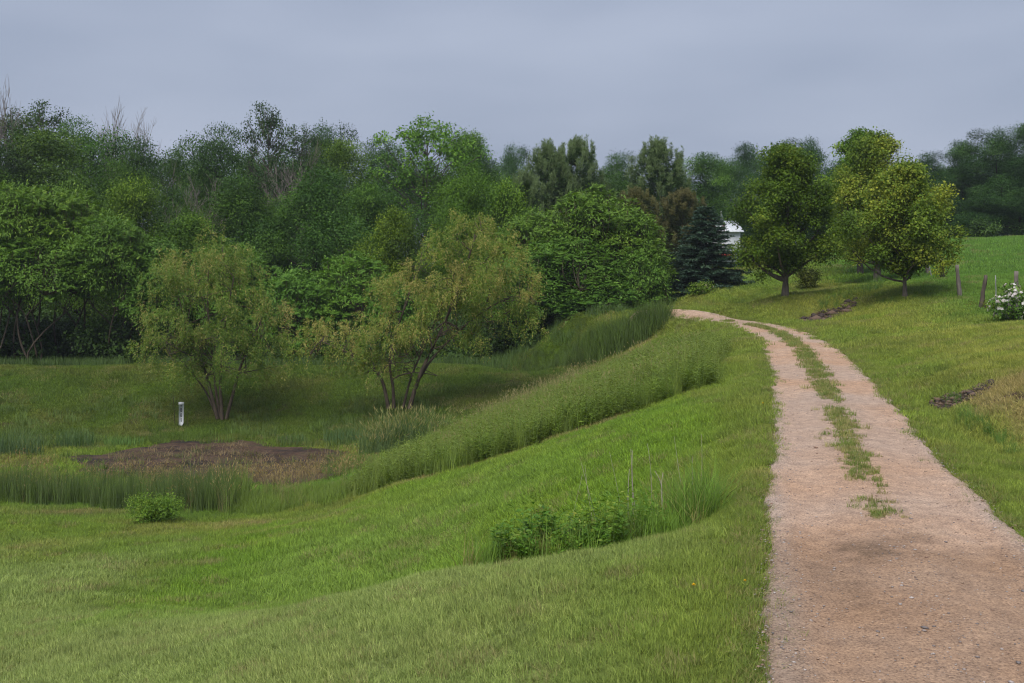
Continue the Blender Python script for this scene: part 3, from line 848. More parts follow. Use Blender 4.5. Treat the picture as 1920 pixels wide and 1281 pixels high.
# sparse ash-like tree: visible limbs, leaves only in end clusters
def make_sparse(key, seed, H, W, nclus, leaf, per_clus, zb=.45, bark=m_bark, r=.55, shr=.75):
    rng = rngf(seed)
    lob = []
    for i in range(nclus):
        t = (i + .5) / nclus
        az = i * 2.399963 + rng.normal(0, .4)
        prof = math.sin(PI * min(1, (t * .8 + .15))) ** .6
        rr = W * .5 * prof * rng.uniform(.35, 1.0)
        z = H * (zb + (1 - zb) * (t * .75 + .25 * rng.random())) - r * .6
        lob.append((rr * math.cos(az), rr * math.sin(az), z, r * rng.uniform(.6, 1.2)))
    lob = np.array(lob)
    V, Q, t = crown_cloud(lob, nclus * per_clus, leaf, rng, .2, per=9, shell=.4, droop=.35)
    leaf_me = np_mesh(key + '_crown', V, Q, 4, {'v': t}, False, [m_broad])
    wood_me = tree_wood(H, lob, rng, r0=.17, limbs=nclus, twig=2, fork=.42, top=.85).mesh(key + '_trunk', bark)
    KIND[key] = (wood_me, leaf_me, H, W)
make_sparse('ash', 11, 14, 8.0, 60, .20, 150, zb=.5, r=.6)
make_sparse('thin', 12, 14, 5.5, 80, .15, 110, zb=.5, r=.45, bark=m_bark)

# bare tree: upright fine twigs
def make_bare(key, seed, H, W, bark, up=.75, lv=4):
    rng = rngf(seed)
    g = Geo()
    def grow(a, d, L_, r, level):
        e = a + d * L_
        p = curve_pts(a, e, rng, .06, 4)
        g.tube(p, np.linspace(r, r * .6, 4), 3 if level > 1 else 5, cap=False)
        if level >= lv: return
        k = 7 if level == 0 else (5 if level < 3 else 4)
        for i in range(k):
            s = rng.uniform(.35, 1.0) if i else 1.0
            q = a + (e - a) * s
            nd_ = unit(d * up + sph(1, rng)[0] * .62 * np.array([W / H * 2, W / H * 2, .6]) + np.array([0, 0, .28]))
            grow(q, nd_, L_ * rng.uniform(.45, .68), max(r * .5, .009), level + 1)
    grow(np.zeros(3), np.array([0, 0, 1.0]), H * .40, .10, 0)
    me = g.mesh(key + '_trunk', bark)
    v = np.vstack(g.v)
    KIND[key] = (me, None, v[:, 2].max(), np.ptp(v[:, 0]))
make_bare('bare', 21, 10, 4.5, m_bark_pale)
make_bare('bare_b', 22, 10, 6, m_bark_pale, up=.6)

# pine: whorls of rising limbs, needle tufts, upright shoots
def make_pine(key, seed, H, W, nwhorl=11, brown=0.0):
    rng = rngf(seed)
    g = Geo()
    g.tube(np.c_[np.zeros(7), np.zeros(7), np.linspace(0, H * .97, 7)], np.linspace(.16, .02, 7), 7)
    P, D, TN = [], [], []
    for w in range(nwhorl):
        t = w / (nwhorl - 1)
        z0 = H * (.06 + .82 * t)
        L_ = W * .5 * (1 - t) ** .7 + .35 * (.85 if t < .1 else 1)
        nb = int(rng.integers(6, 9))
        for b_ in range(nb):
            az = b_ / nb * 2 * PI + rng.normal(0, .25) + w
            ll = L_ * rng.uniform(.7, 1.1)
            s = np.linspace(0, 1, 7)
            rise = ll * (.15 + .55 * t)
            p = np.c_[np.cos(az) * ll * s, np.sin(az) * ll * s, z0 + rise * s ** 1.6 - .05 * ll * np.sin(PI * s)]
            g.tube(p, np.linspace(.035, .008, 7), 4)
            m = int(26 + 60 * ll / (W * .5))
            for k in range(m):
                q = rng.uniform(.22, 1.0) ** .8
                c = np.array([np.interp(q, s, p[:, j]) for j in range(3)])
                side = sph(1, rng)[0] * .42 * (1.15 - q * .5)
                P.append(c + side * np.array([1, 1, .6])); D.append(unit(np.array([math.cos(az), math.sin(az), .8]) + side * 1.5))
                TN.append(np.clip(rng.normal(.45, .15), 0, 1))
            # upright shoot at the tip
            if t > .35:
                for k in range(4):
                    hh = rng.uniform(.45, 1.0)
                    tip = p[-1] + np.array([rng.normal(0, .12), rng.normal(0, .12), 0])
                    for j in range(7):
                        P.append(tip + np.array([0, 0, hh * j / 6])); D.append(unit(np.array([rng.normal(0, .3), rng.normal(0, .3), 1.0]))); TN.append(.95)
    for j in range(16):
        P.append(np.array([rng.normal(0, .06), rng.normal(0, .06), H * .88 + H * .12 * j / 16])); D.append(np.array([0, 0, 1.0])); TN.append(.8)
    P, D, TN = np.array(P), np.array(D), np.array(TN)
    per = 9
    ci = np.repeat(np.arange(len(P)), per); m = len(ci)
    d = unit(D[ci] + sph(m, rng) * .75)
    N = unit(sph(m, rng) + np.array([0, 0, .5])); N = unit(N - (N * d).sum(1)[:, None] * d)
    Lh = rng.uniform(.16, .30, m)
    V, Q = leaf_quads(P[ci] + sph(m, rng) * .05, d, N, Lh, np.full(m, .032), 0)
    tone = np.repeat(np.clip(TN[ci] + rng.normal(0, .08, m), 0, 1), 4)
    KIND[key] = (g.mesh(key + '_trunk', m_bark_dark), np_mesh(key + '_crown', V, Q, 4, {'v': tone}, False, [m_pine]), H, W)
make_pine('pine', 31, 11, 6.4, 14)
make_pine('pine_b', 32, 11, 7.2, 13)

# spruce: tiers of drooping sprays
def make_spruce(key, seed, H, W):
    rng = rngf(seed)
    g = Geo()
    g.tube(np.c_[np.zeros(6), np.zeros(6), np.linspace(0, H * .98, 6)], np.linspace(.13, .012, 6), 7)
    P, D, S = [], [], []
    nw = 30
    for w in range(nw):
        t = (w + rng.normal(0, .2)) / nw
        t = min(max(t, 0), 1)
        z0 = H * (.05 + .93 * t)
        L_ = W * .5 * (1 - t) ** .70 + .12
        nb = int(15 - 8 * t)
        for b_ in range(nb):
            az = b_ / nb * 2 * PI + rng.normal(0, .2) + w * .7
            ll = L_ * rng.uniform(.78, 1.1)
            s = np.linspace(0, 1, 6)
            p = np.c_[np.cos(az) * ll * s, np.sin(az) * ll * s, z0 - ll * .42 * s + ll * .26 * s ** 2.4]
            g.tube(p, np.linspace(.02, .005, 6), 4)
            m = int(14 + 40 * ll)
            q = rng.uniform(.12, 1.0, m) ** .75
            c = np.stack([np.interp(q, s, p[:, j]) for j in range(3)], 1)
            lat = rng.choice([-1, 1], m) * rng.random(m) * .30 * (1.1 - q * .75) * min(1, ll + .4)
            tv = np.array([-math.sin(az), math.cos(az), 0])
            c = c + tv * lat[:, None]; c[:, 2] -= np.abs(lat) * .35 + rng.random(m) * .04
            P.append(c); D.append(unit(np.array([math.cos(az), math.sin(az), -.15]) + tv * (np.sign(lat) * .7)[:, None] + rng.normal(0, .2, (m, 3)))); S.append(np.full(m, rng.normal(.42, .13)) + q * .12)
    P, D, S = np.vstack(P), np.vstack(D), np.concatenate(S)
    ci = np.repeat(np.arange(len(P)), 3); m = len(ci)
    d = unit(D[ci] + rng.normal(0, .45, (m, 3)))
    N = unit(np.array([0, 0, 1.0]) + sph(m, rng) * .7); N = unit(N - (N * d).sum(1)[:, None] * d)
    V, Q = leaf_quads(P[ci], d, N, rng.uniform(.10, .19, m), np.full(m, .045), .1)
    tone = np.repeat(np.clip(S[ci] + rng.normal(0, .09, m), 0, 1), 4)
    KIND[key] = (g.mesh(key + '_trunk', m_bark_dark), np_mesh(key + '_crown', V, Q, 4, {'v': tone}, False, [m_spruce]), H, W)
make_spruce('spruce', 41, 5.5, 4.4)

# sumac: leaning forked stems, umbrella of rosettes of long compound leaves
def frond_cloud(tips, dirs, rng, nf=10, L_=.48, pairs=8):
    """rosettes of pinnate leaves at the tips"""
    n = len(tips)
    fi = np.repeat(np.arange(n), nf); m = len(fi)
    az = rng.random(m) * 2 * PI
    el = rng.uniform(.05, 1.25, m)
    f = np.c_[np.cos(az) * np.cos(el), np.sin(az) * np.cos(el), np.sin(el)]
    f = unit(f + dirs[fi] * .35)
    Ls = L_ * rng.uniform(.7, 1.25, m)
    drp = rng.uniform(.35, 1.0, m)
    up = np.array([0, 0, 1.0])
    side = unit(np.cross(f, up) + 1e-6)
    roll = rng.normal(0, .55, m)[:, None]
    side = unit(side * np.cos(roll) + np.cross(f, side) * np.sin(roll))
    fl = rng.normal(.5, .13, m)
    P, D, N, LL, TT = [], [], [], [], []
    for k in range(pairs):
        t = .18 + .82 * (k + .5) / pairs
        c = tips[fi] + f * (Ls * t)[:, None] - up * (Ls * drp * t * t * .6)[:, None]
        tang = unit(f - up * (drp * t * 1.2)[:, None])
        nn = unit(np.cross(side, tang)); nn = unit(nn * np.sign(nn[:, 2:3] + 1e-9) * .55 + dirs[fi] * .75)
        for s in (-1, 1):
            d = unit(side * s + tang * .5 - up * .45 + rng.normal(0, .15, (m, 3)))
            P.append(c); D.append(d); N.append(unit(nn - (nn * d).sum(1)[:, None] * d))
            LL.append(Ls * .34 * math.sin(PI * (.22 + .72 * t)) * rng.uniform(.85, 1.15, m)); TT.append(np.clip(fl + rng.normal(0, .04, m), 0, 1))
    P, D, N = np.vstack(P), np.vstack(D), np.vstack(N); LL = np.concatenate(LL); TT = np.concatenate(TT)
    V, Q = leaf_quads(P, D, N, LL, LL * .30, .1)
    return V, Q, np.repeat(TT, 4)

def make_sumac(key, seed, H, W, n_tip=135, low=.45, lean=(.6, 0)):
    rng = rngf(seed)
    g = Geo()
    tips, dirs = [], []
    cz, sz = H * (low + .14), H * (1 - low - .14)
    lob = []
    nl = 22
    for i in range(nl):
        u = 1 - (i + .5) / nl * (1.25 if low < .45 else 1.1)                   # from the top down to just below the middle
        az = i * 2.399963 + rng.normal(0, .3)
        h_ = math.sqrt(max(0, 1 - u * u)) if u > 0 else 1.0
        rl = W * rng.uniform(.13, .20)
        lob.append((math.cos(az) * h_ * (W * .5 - rl * .7), math.sin(az) * h_ * (W * .5 - rl * .7), cz + u * (sz - rl * .7 if u > 0 else H * .4), rl))
    lob = np.array(lob)
    while len(tips) < n_tip:
        L_ = lob[int(rng.integers(0, nl))]
        d = sph(1, rng)[0]
        if d[2] < -.25: continue
        r = rng.uniform(.85, 1.05) if rng.random() < .85 else rng.uniform(.4, .8)
        p = L_[:3] + d * L_[3] * r * np.array([1.15, 1.15, .95])
        if rng.random() < .4:
            u_ = sph(1, rng)[0]
            if u_[2] < -.3: continue
            rr = rng.uniform(.80, .97); d = u_
            p = np.array([u_[0] * W * .5 * rr, u_[1] * W * .5 * rr, cz + u_[2] * rr * (sz if u_[2] > 0 else H * .4)])
        p[:2] += np.array(lean) * (p[2] / H)
        tips.append(p); dirs.append(unit(d + np.array([0, 0, .6])))
    tips, dirs = np.array(tips), np.array(dirs)
    nst = 4
    hubs = []
    for s in range(nst):
        az = s / nst * 2 * PI + rng.normal(0, .4)
        b0 = np.array([math.cos(az) * .25, math.sin(az) * .25, 0])
        h = np.array([math.cos(az) * W * .22 + lean[0] * .5, math.sin(az) * W * .22 + lean[1] * .5, H * low * rng.uniform(.7, 1.0)])
        p = curve_pts(b0, h, rng, .22, 7, .08)
        g.tube(p, np.linspace(.075, .045, 7), 6)
        hubs.append(h)
        for q in range(3):
            h2 = h + np.array([rng.normal(0, W * .12), rng.normal(0, W * .12), H * .16])
            g.tube(curve_pts(h, h2, rng, .15, 5), np.linspace(.04, .025, 5), 5); hubs.append(h2)
    hubs = np.array(hubs)
    for i in range(0, n_tip, 2):
        j = np.argmin(np.linalg.norm(hubs - tips[i] + np.array([0, 0, .5]), axis=1))
        g.tube(curve_pts(hubs[j], tips[i], rng, .12, 5, .05), np.linspace(.025, .010, 5), 4)
    keep = rng.random(n_tip) < .62
    V, Q, t = frond_cloud(tips[keep], dirs[keep], rng)
    # shorter inner foliage that closes the dome between the long leaves
    l2 = lob.copy(); l2[:, :2] += np.array(lean) * (l2[:, 2:3] / H); l2[:, 3] *= 1.08
    core = np.array([[lean[0] * .7, lean[1] * .7, cz + sz * .25, W * .36], [lean[0] * .7, lean[1] * .7, cz, W * .38]])
    V2, Q2, t2 = crown_cloud(np.vstack([l2, core]), 15000 if H > 6 else 12000, .21, rng, .24, per=12, ratio=.34, droop=.5, upb=.5, shell=.72, tone_lobe=.10)
    Q2 = Q2 + len(V); V = np.vstack([V, V2]); Q = np.vstack([Q, Q2]); t = np.concatenate([t, np.clip(t2 - .04, 0, 1)])
    KIND[key] = (g.mesh(key + '_trunk', m_bark_stem), np_mesh(key + '_crown', V, Q, 4, {'v': t}, False, [m_sumac]), H + .2, W + .6)
make_sumac('sumac', 51, 9.0, 5.6, 560, .34, (.8, 0))
make_sumac('sumac_b', 52, 8.5, 5.0, 480, .36, (-.6, .2))
make_sumac('sumac_high', 54, 9.5, 5.8, 460, .50, (.9, 0))
make_sumac('sumac_low', 53, 5.5, 4.8, 440, .14, (.2, -.2))

# ------------------------------------------------------------------ the wood, tree by tree
TREES = [
    # px, top row, width px, distance, kind, tint, label
    (8, 128, 70, 97, 'bare', (1, 1, 1), 'tall bare pale tree at the far left edge of the wood'),
    (20, 196, 120, 100, 'thin', (.75, .80, .95), 'thinly leaved grey-green tree at the far left of the skyline'),
    (88, 184, 118, 95, 'thin', (.70, .78, .85), 'dark open-crowned tree left of the two bare tops on the skyline'),
    (205, 186, 80, 92, 'bare', (1, 1, 1), 'bare pinkish twigged tree on the skyline, taller of two side by side'),
    (278, 202, 110, 91, 'bare_b', (1, 1, 1), 'bare pinkish twigged tree on the skyline, wider of two side by side'),
    (165, 225, 135, 85, 'lumpy', (.95, 1.12, .9), 'bright green tree in front of the bare pinkish tops'),
    (80, 248, 230, 78, 'round', (.95, 1.0, .85), 'broad rounded green tree above the large left sumac thicket'),
    (-40, 270, 180, 74, 'oak', (.85, .95, .85), 'dark green tree cut by the left picture edge'),
    (255, 262, 130, 80, 'oak', (.72, .85, .75), 'dark green tree below the wider bare top'),
    (345, 322, 100, 71, 'bare_b', (1, 1, 1), 'grey dead tree tangle between the left green trees'),
    (412, 242, 118, 85, 'lumpy', (.78, .92, .75), 'dark green double-topped tree left of the tall half-dead tree'),
    (330, 285, 110, 92, 'tall', (.85, .98, .8), 'light topped tree behind the grey dead tangle'),
    (505, 186, 105, 92, 'thin', (.62, .72, .72), 'tall half-dead dark tree with upright top, highest left of centre'),
    (548, 262, 140, 84, 'bare', (1, 1, 1), 'grey leafless leaning tree under the tall half-dead one'),
    (565, 225, 70, 100, 'thin', (.65, .75, .8), 'small dark thin-crowned tree beside the tall half-dead one'),
    (610, 238, 120, 112, 'oak', (.72, .88, .95), 'distant bluish tree right of the tall half-dead one'),
    (640, 265, 150, 90, 'round', (1.05, 1.1, .8), 'yellow-green rounded tree left of the sparse ash'),
    (705, 262, 110, 102, 'lumpy', (.78, .92, .85), 'dark green tree close behind the sparse ash on its left'),
    (455, 330, 200, 69, 'oak', (.88, 1.0, .9), 'dark green bushy tree behind the left willow'),
    (590, 318, 230, 68, 'oak', (.85, 1.0, .95), 'large dark green bushy tree between the two willows'),
    (690, 345, 150, 74, 'wide', (.85, 1.0, .8), 'mid green spreading tree behind the right willow'),
    (800, 212, 190, 87, 'ash', (1.15, 1.3, 1.0), 'sparse ash with light green leaf clusters and visible limbs'),
    (880, 252, 150, 93, 'round', (.92, 1.05, .85), 'mid green tree right of the sparse ash'),
    (860, 312, 150, 70, 'lumpy', (1.15, 1.25, .8), 'bright green tree above the top of the right willow'),
    (950, 342, 120, 67, 'shrubby', (1.05, 1.15, .8), 'bright green bushy tree left above the big sumac dome'),
    (740, 395, 120, 63, 'shrubby', (1.1, 1.1, .7), 'yellow-green bushy tree just left of the right willow top'),
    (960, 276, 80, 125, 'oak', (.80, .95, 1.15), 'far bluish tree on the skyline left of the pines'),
    (250, 335, 190, 66, 'wide', (1.05, 1.1, .75), 'yellow-green spreading tree right of the large left sumac thicket'),
    (150, 335, 170, 70, 'shrubby', (.85, .95, .8), 'dull green bushy tree behind the left sumac thicket'),
    (355, 405, 190, 62, 'shrubby', (.95, 1.05, .75), 'olive bushy tree behind the left willow top'),
    (770, 300, 160, 100, 'oak', (.7, .85, .8), 'dark tree low behind the sparse ash'),
    (1028, 262, 150, 79, 'pine', (1.0, 1.12, .95), 'pine with pale upright shoots, left of two close together'),
    (1082, 254, 170, 81, 'pine_b', (1.0, 1.12, .95), 'pine with pale upright shoots, right of two close together'),
    (985, 318, 150, 76, 'pine_b', (1.0, 1.12, .95), 'lower pine at the left foot of the pine pair'),
    (1160, 290, 100, 92, 'oak', (.85, 1.0, .95), 'grey-green tree in the gap between the pines'),
    (1120, 325, 140, 84, 'wide', (.8, .92, .85), 'dull green tree filling the gap under the pine pair'),
    (1234, 256, 160, 76, 'pine', (1.0, 1.12, .95), 'tallest pine standing alone above the blue-green spruce'),
    (1190, 350, 150, 70, 'pine_b', (1.05, .95, .75), 'brownish pine behind the big sumac dome'),
    (1280, 352, 150, 72, 'pine_b', (1.05, .92, .75), 'brownish pine behind the top of the blue-green spruce'),
    (1318, 290, 120, 100, 'tall', (.85, 1.0, .9), 'grey-green tree right of the tallest pine'),
    (1362, 300, 110, 108, 'wide', (.8, .95, .9), 'grey-green tree behind the white building'),
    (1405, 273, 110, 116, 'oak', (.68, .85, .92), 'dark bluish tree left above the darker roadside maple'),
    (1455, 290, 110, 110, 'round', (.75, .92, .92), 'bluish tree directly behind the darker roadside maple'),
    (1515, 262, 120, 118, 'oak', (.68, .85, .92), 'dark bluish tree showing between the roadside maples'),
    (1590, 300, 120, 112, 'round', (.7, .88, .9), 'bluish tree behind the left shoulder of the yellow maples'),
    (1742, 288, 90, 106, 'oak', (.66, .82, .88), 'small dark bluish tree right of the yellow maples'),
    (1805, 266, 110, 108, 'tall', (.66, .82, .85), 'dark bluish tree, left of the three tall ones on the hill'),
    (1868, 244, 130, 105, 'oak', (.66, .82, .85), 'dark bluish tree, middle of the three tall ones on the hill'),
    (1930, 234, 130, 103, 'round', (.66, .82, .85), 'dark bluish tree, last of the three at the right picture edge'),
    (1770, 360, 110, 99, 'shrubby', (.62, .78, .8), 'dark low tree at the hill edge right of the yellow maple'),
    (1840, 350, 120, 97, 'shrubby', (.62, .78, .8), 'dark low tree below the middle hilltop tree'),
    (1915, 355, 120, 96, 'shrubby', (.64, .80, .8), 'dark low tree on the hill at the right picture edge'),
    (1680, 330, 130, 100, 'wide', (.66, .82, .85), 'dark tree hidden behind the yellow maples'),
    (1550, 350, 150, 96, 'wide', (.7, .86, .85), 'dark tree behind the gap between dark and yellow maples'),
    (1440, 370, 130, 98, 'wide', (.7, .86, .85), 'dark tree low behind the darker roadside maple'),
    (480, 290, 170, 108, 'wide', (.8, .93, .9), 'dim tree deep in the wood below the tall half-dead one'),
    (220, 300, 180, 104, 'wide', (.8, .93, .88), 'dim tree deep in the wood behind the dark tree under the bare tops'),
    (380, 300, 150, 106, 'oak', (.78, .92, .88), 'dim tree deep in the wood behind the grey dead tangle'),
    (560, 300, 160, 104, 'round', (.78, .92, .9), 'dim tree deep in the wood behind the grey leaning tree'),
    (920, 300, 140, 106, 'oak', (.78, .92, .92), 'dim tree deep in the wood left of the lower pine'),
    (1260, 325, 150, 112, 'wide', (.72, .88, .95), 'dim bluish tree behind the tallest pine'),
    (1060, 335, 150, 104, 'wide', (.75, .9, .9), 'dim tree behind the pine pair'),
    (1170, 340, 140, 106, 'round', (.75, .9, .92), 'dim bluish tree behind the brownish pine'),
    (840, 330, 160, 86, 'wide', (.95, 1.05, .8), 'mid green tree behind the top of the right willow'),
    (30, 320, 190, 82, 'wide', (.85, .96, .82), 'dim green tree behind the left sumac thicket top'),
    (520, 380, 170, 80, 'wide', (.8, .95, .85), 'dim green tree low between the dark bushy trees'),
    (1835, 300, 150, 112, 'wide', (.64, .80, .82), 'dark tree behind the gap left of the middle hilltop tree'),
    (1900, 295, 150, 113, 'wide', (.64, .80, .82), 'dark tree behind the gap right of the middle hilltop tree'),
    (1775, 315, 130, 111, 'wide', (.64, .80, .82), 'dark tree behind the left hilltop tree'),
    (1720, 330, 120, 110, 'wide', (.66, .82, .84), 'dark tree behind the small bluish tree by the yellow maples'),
]
_rng = rngf(77)
for (px, ty, wpx, d, kind, tint, label) in TREES:
    wood, leaf, H0, W0 = KIND[kind]
    x = (px - 960) / F * d
    zb = hg(x, d) - .1
    ht = CZ - (ty - HY) / F * d - zb
    wd = wpx / F * d
    nm = {'bare': 'bare_tree', 'bare_b': 'bare_tree', 'pine': 'pine_tree', 'pine_b': 'pine_tree', 'ash': 'ash_tree', 'thin': 'thin_tree', 'shrubby': 'bushy_tree'}.get(kind, 'broadleaf_tree')
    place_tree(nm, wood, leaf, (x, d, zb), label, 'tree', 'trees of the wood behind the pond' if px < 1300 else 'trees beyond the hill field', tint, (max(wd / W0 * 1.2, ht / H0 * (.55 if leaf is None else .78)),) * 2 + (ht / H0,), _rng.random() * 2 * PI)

SUMACS = [
    (35, 343, 190, 58, 'sumac_high', (1.0, 1.0, .9), 'sumac tree at the left picture edge, top of the large thicket'),
    (135, 350, 190, 59.5, 'sumac_high', (1.0, 1.0, .9), 'tall sumac tree in the middle of the large left thicket'),
    (215, 405, 170, 57.5, 'sumac_high', (.92, .95, .9), 'sumac tree on the right shoulder of the large left thicket'),
    (75, 440, 190, 55.8, 'sumac_high', (.98, 1.0, .95), 'low front sumac tree of the large left thicket'),
    (-30, 430, 170, 56, 'sumac_high', (.95, 1.0, .95), 'sumac tree cut by the left picture edge'),
    (285, 445, 150, 57, 'sumac_b', (.9, .95, .95), 'sumac tree touching the left willow on its left'),
    (420, 448, 170, 59, 'sumac', (.95, 1.0, .95), 'sumac tree directly behind the left willow'),
    (545, 497, 150, 58, 'sumac_low', (.95, 1.02, 1.0), 'low sumac tree right behind the left willow'),
    (655, 472, 170, 58.5, 'sumac', (1.0, 1.05, .95), 'sumac tree midway between the two willows'),
    (735, 515, 120, 57.5, 'sumac_low', (.92, 1.0, .95), 'low sumac tree left behind the right willow'),
    (1090, 350, 220, 61, 'sumac', (1.0, 1.0, .9), 'sumac tree at the summit of the big dome beside the drive'),
    (985, 392, 170, 60.5, 'sumac_b', (1.0, 1.0, .9), 'sumac tree at the left shoulder of the big dome'),
    (1170, 390, 160, 59.5, 'sumac_b', (1.0, 1.0, .9), 'sumac tree at the right shoulder of the big dome'),
    (1200, 465, 120, 57.5, 'sumac_low', (.95, 1.0, .95), 'low sumac tree of the big dome nearest the spruce'),
    (1090, 440, 210, 58, 'sumac', (.95, 1.0, .95), 'sumac tree in the middle front of the big dome'),
    (1010, 470, 160, 57.5, 'sumac', (.9, .98, .95), 'sumac tree of the big dome right behind the right willow'),
    (1130, 520, 170, 56.6, 'sumac_low', (.9, .98, .95), 'lowest front sumac tree of the big dome above the tall grass'),
]
for (px, ty, wpx, d, kind, tint, label) in SUMACS:
    wood, leaf, H0, W0 = KIND[kind]
    x = (px - 960) / F * d
    zb = hg(x, d) - .08
    ht = CZ - (ty - HY) / F * d - zb
    wd = wpx / F * d
    place_tree('sumac_tree', wood, leaf, (x, d, zb), label, 'tree', 'sumac trees behind the pond', tint, (max(wd / W0 * 1.06, ht / H0 * .8),) * 2 + (ht / H0,), _rng.random() * 2 * PI)

# spruce beside the drive
wood, leaf, H0, W0 = KIND['spruce']
x = (1324 - 960) / F * 61; zb = hg(x, 61) - .05
place_tree('spruce_tree', wood, leaf, (x, 61, zb), 'blue-green spruce beside the far bend of the drive', 'tree', None, (1.25, 1.25, 1.2), (182 / F * 61 / W0 * 1.0, 182 / F * 61 / W0 * 1.0, (CZ - (378 - HY) / F * 61 - zb) / H0), .4)

# ------------------------------------------------------------------ the roadside maples
def maple(px, base_py_d, top, wpx, seed, label, bright_level, n=26000, trunk_frac=.2, extra=(), tint=(1, 1, 1), r0=.13, leaf=.115, skew=.36, power=.5):
    d = base_py_d
    x = (px - 960) / F * d; zb = hg(x, d) - .03
    H = CZ - (top - HY) / F * d - zb; W = wpx / F * d
    rng = rngf(seed)
    lob = egg_lobes(H, W, rng, 95, trunk_frac, power, skew, (.065, .125), .26)
    if extra:
        ex = []
        for (ex_px, ex_py, r_px) in extra:
            ex.append(((ex_px - px) / F * d, rng.uniform(-.6, .3), CZ - (ex_py - HY) / F * d - zb, r_px / F * d))
        lob = np.vstack([lob, ex])
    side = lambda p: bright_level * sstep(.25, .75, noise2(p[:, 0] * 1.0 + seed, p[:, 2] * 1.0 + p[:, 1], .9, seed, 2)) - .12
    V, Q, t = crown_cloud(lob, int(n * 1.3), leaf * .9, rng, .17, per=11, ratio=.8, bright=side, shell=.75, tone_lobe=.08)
    leaf_me = np_mesh('maple_crown', V, Q, 4, {'v': t}, False, [m_maple])
    g = tree_wood(H, lob, rng, r0=r0, limbs=40, fork=trunk_frac * .95, twig=1, top=.8, base_spread=1.35)
    return place_tree('maple_tree', g.mesh('maple_trunk', m_bark), leaf_me, (x, d, zb), label, 'tree', 'roadside maple trees', tint)
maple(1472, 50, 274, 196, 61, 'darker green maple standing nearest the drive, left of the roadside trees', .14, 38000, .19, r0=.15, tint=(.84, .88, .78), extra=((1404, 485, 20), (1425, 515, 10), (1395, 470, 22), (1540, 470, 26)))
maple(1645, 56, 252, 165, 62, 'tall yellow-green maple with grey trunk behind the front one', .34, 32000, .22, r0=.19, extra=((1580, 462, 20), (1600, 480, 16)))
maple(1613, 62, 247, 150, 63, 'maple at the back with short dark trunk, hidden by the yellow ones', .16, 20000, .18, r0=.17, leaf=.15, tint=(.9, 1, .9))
maple(1697, 46, 310, 178, 64, 'small bright yellow-green maple in front, next to the fence posts', .36, 36000, .22, r0=.095, leaf=.115, extra=((1775, 470, 16), (1760, 385, 22), (1600, 470, 18), (1640, 480, 16), (1785, 440, 14), (1600, 420, 30), (1745, 480, 14)))

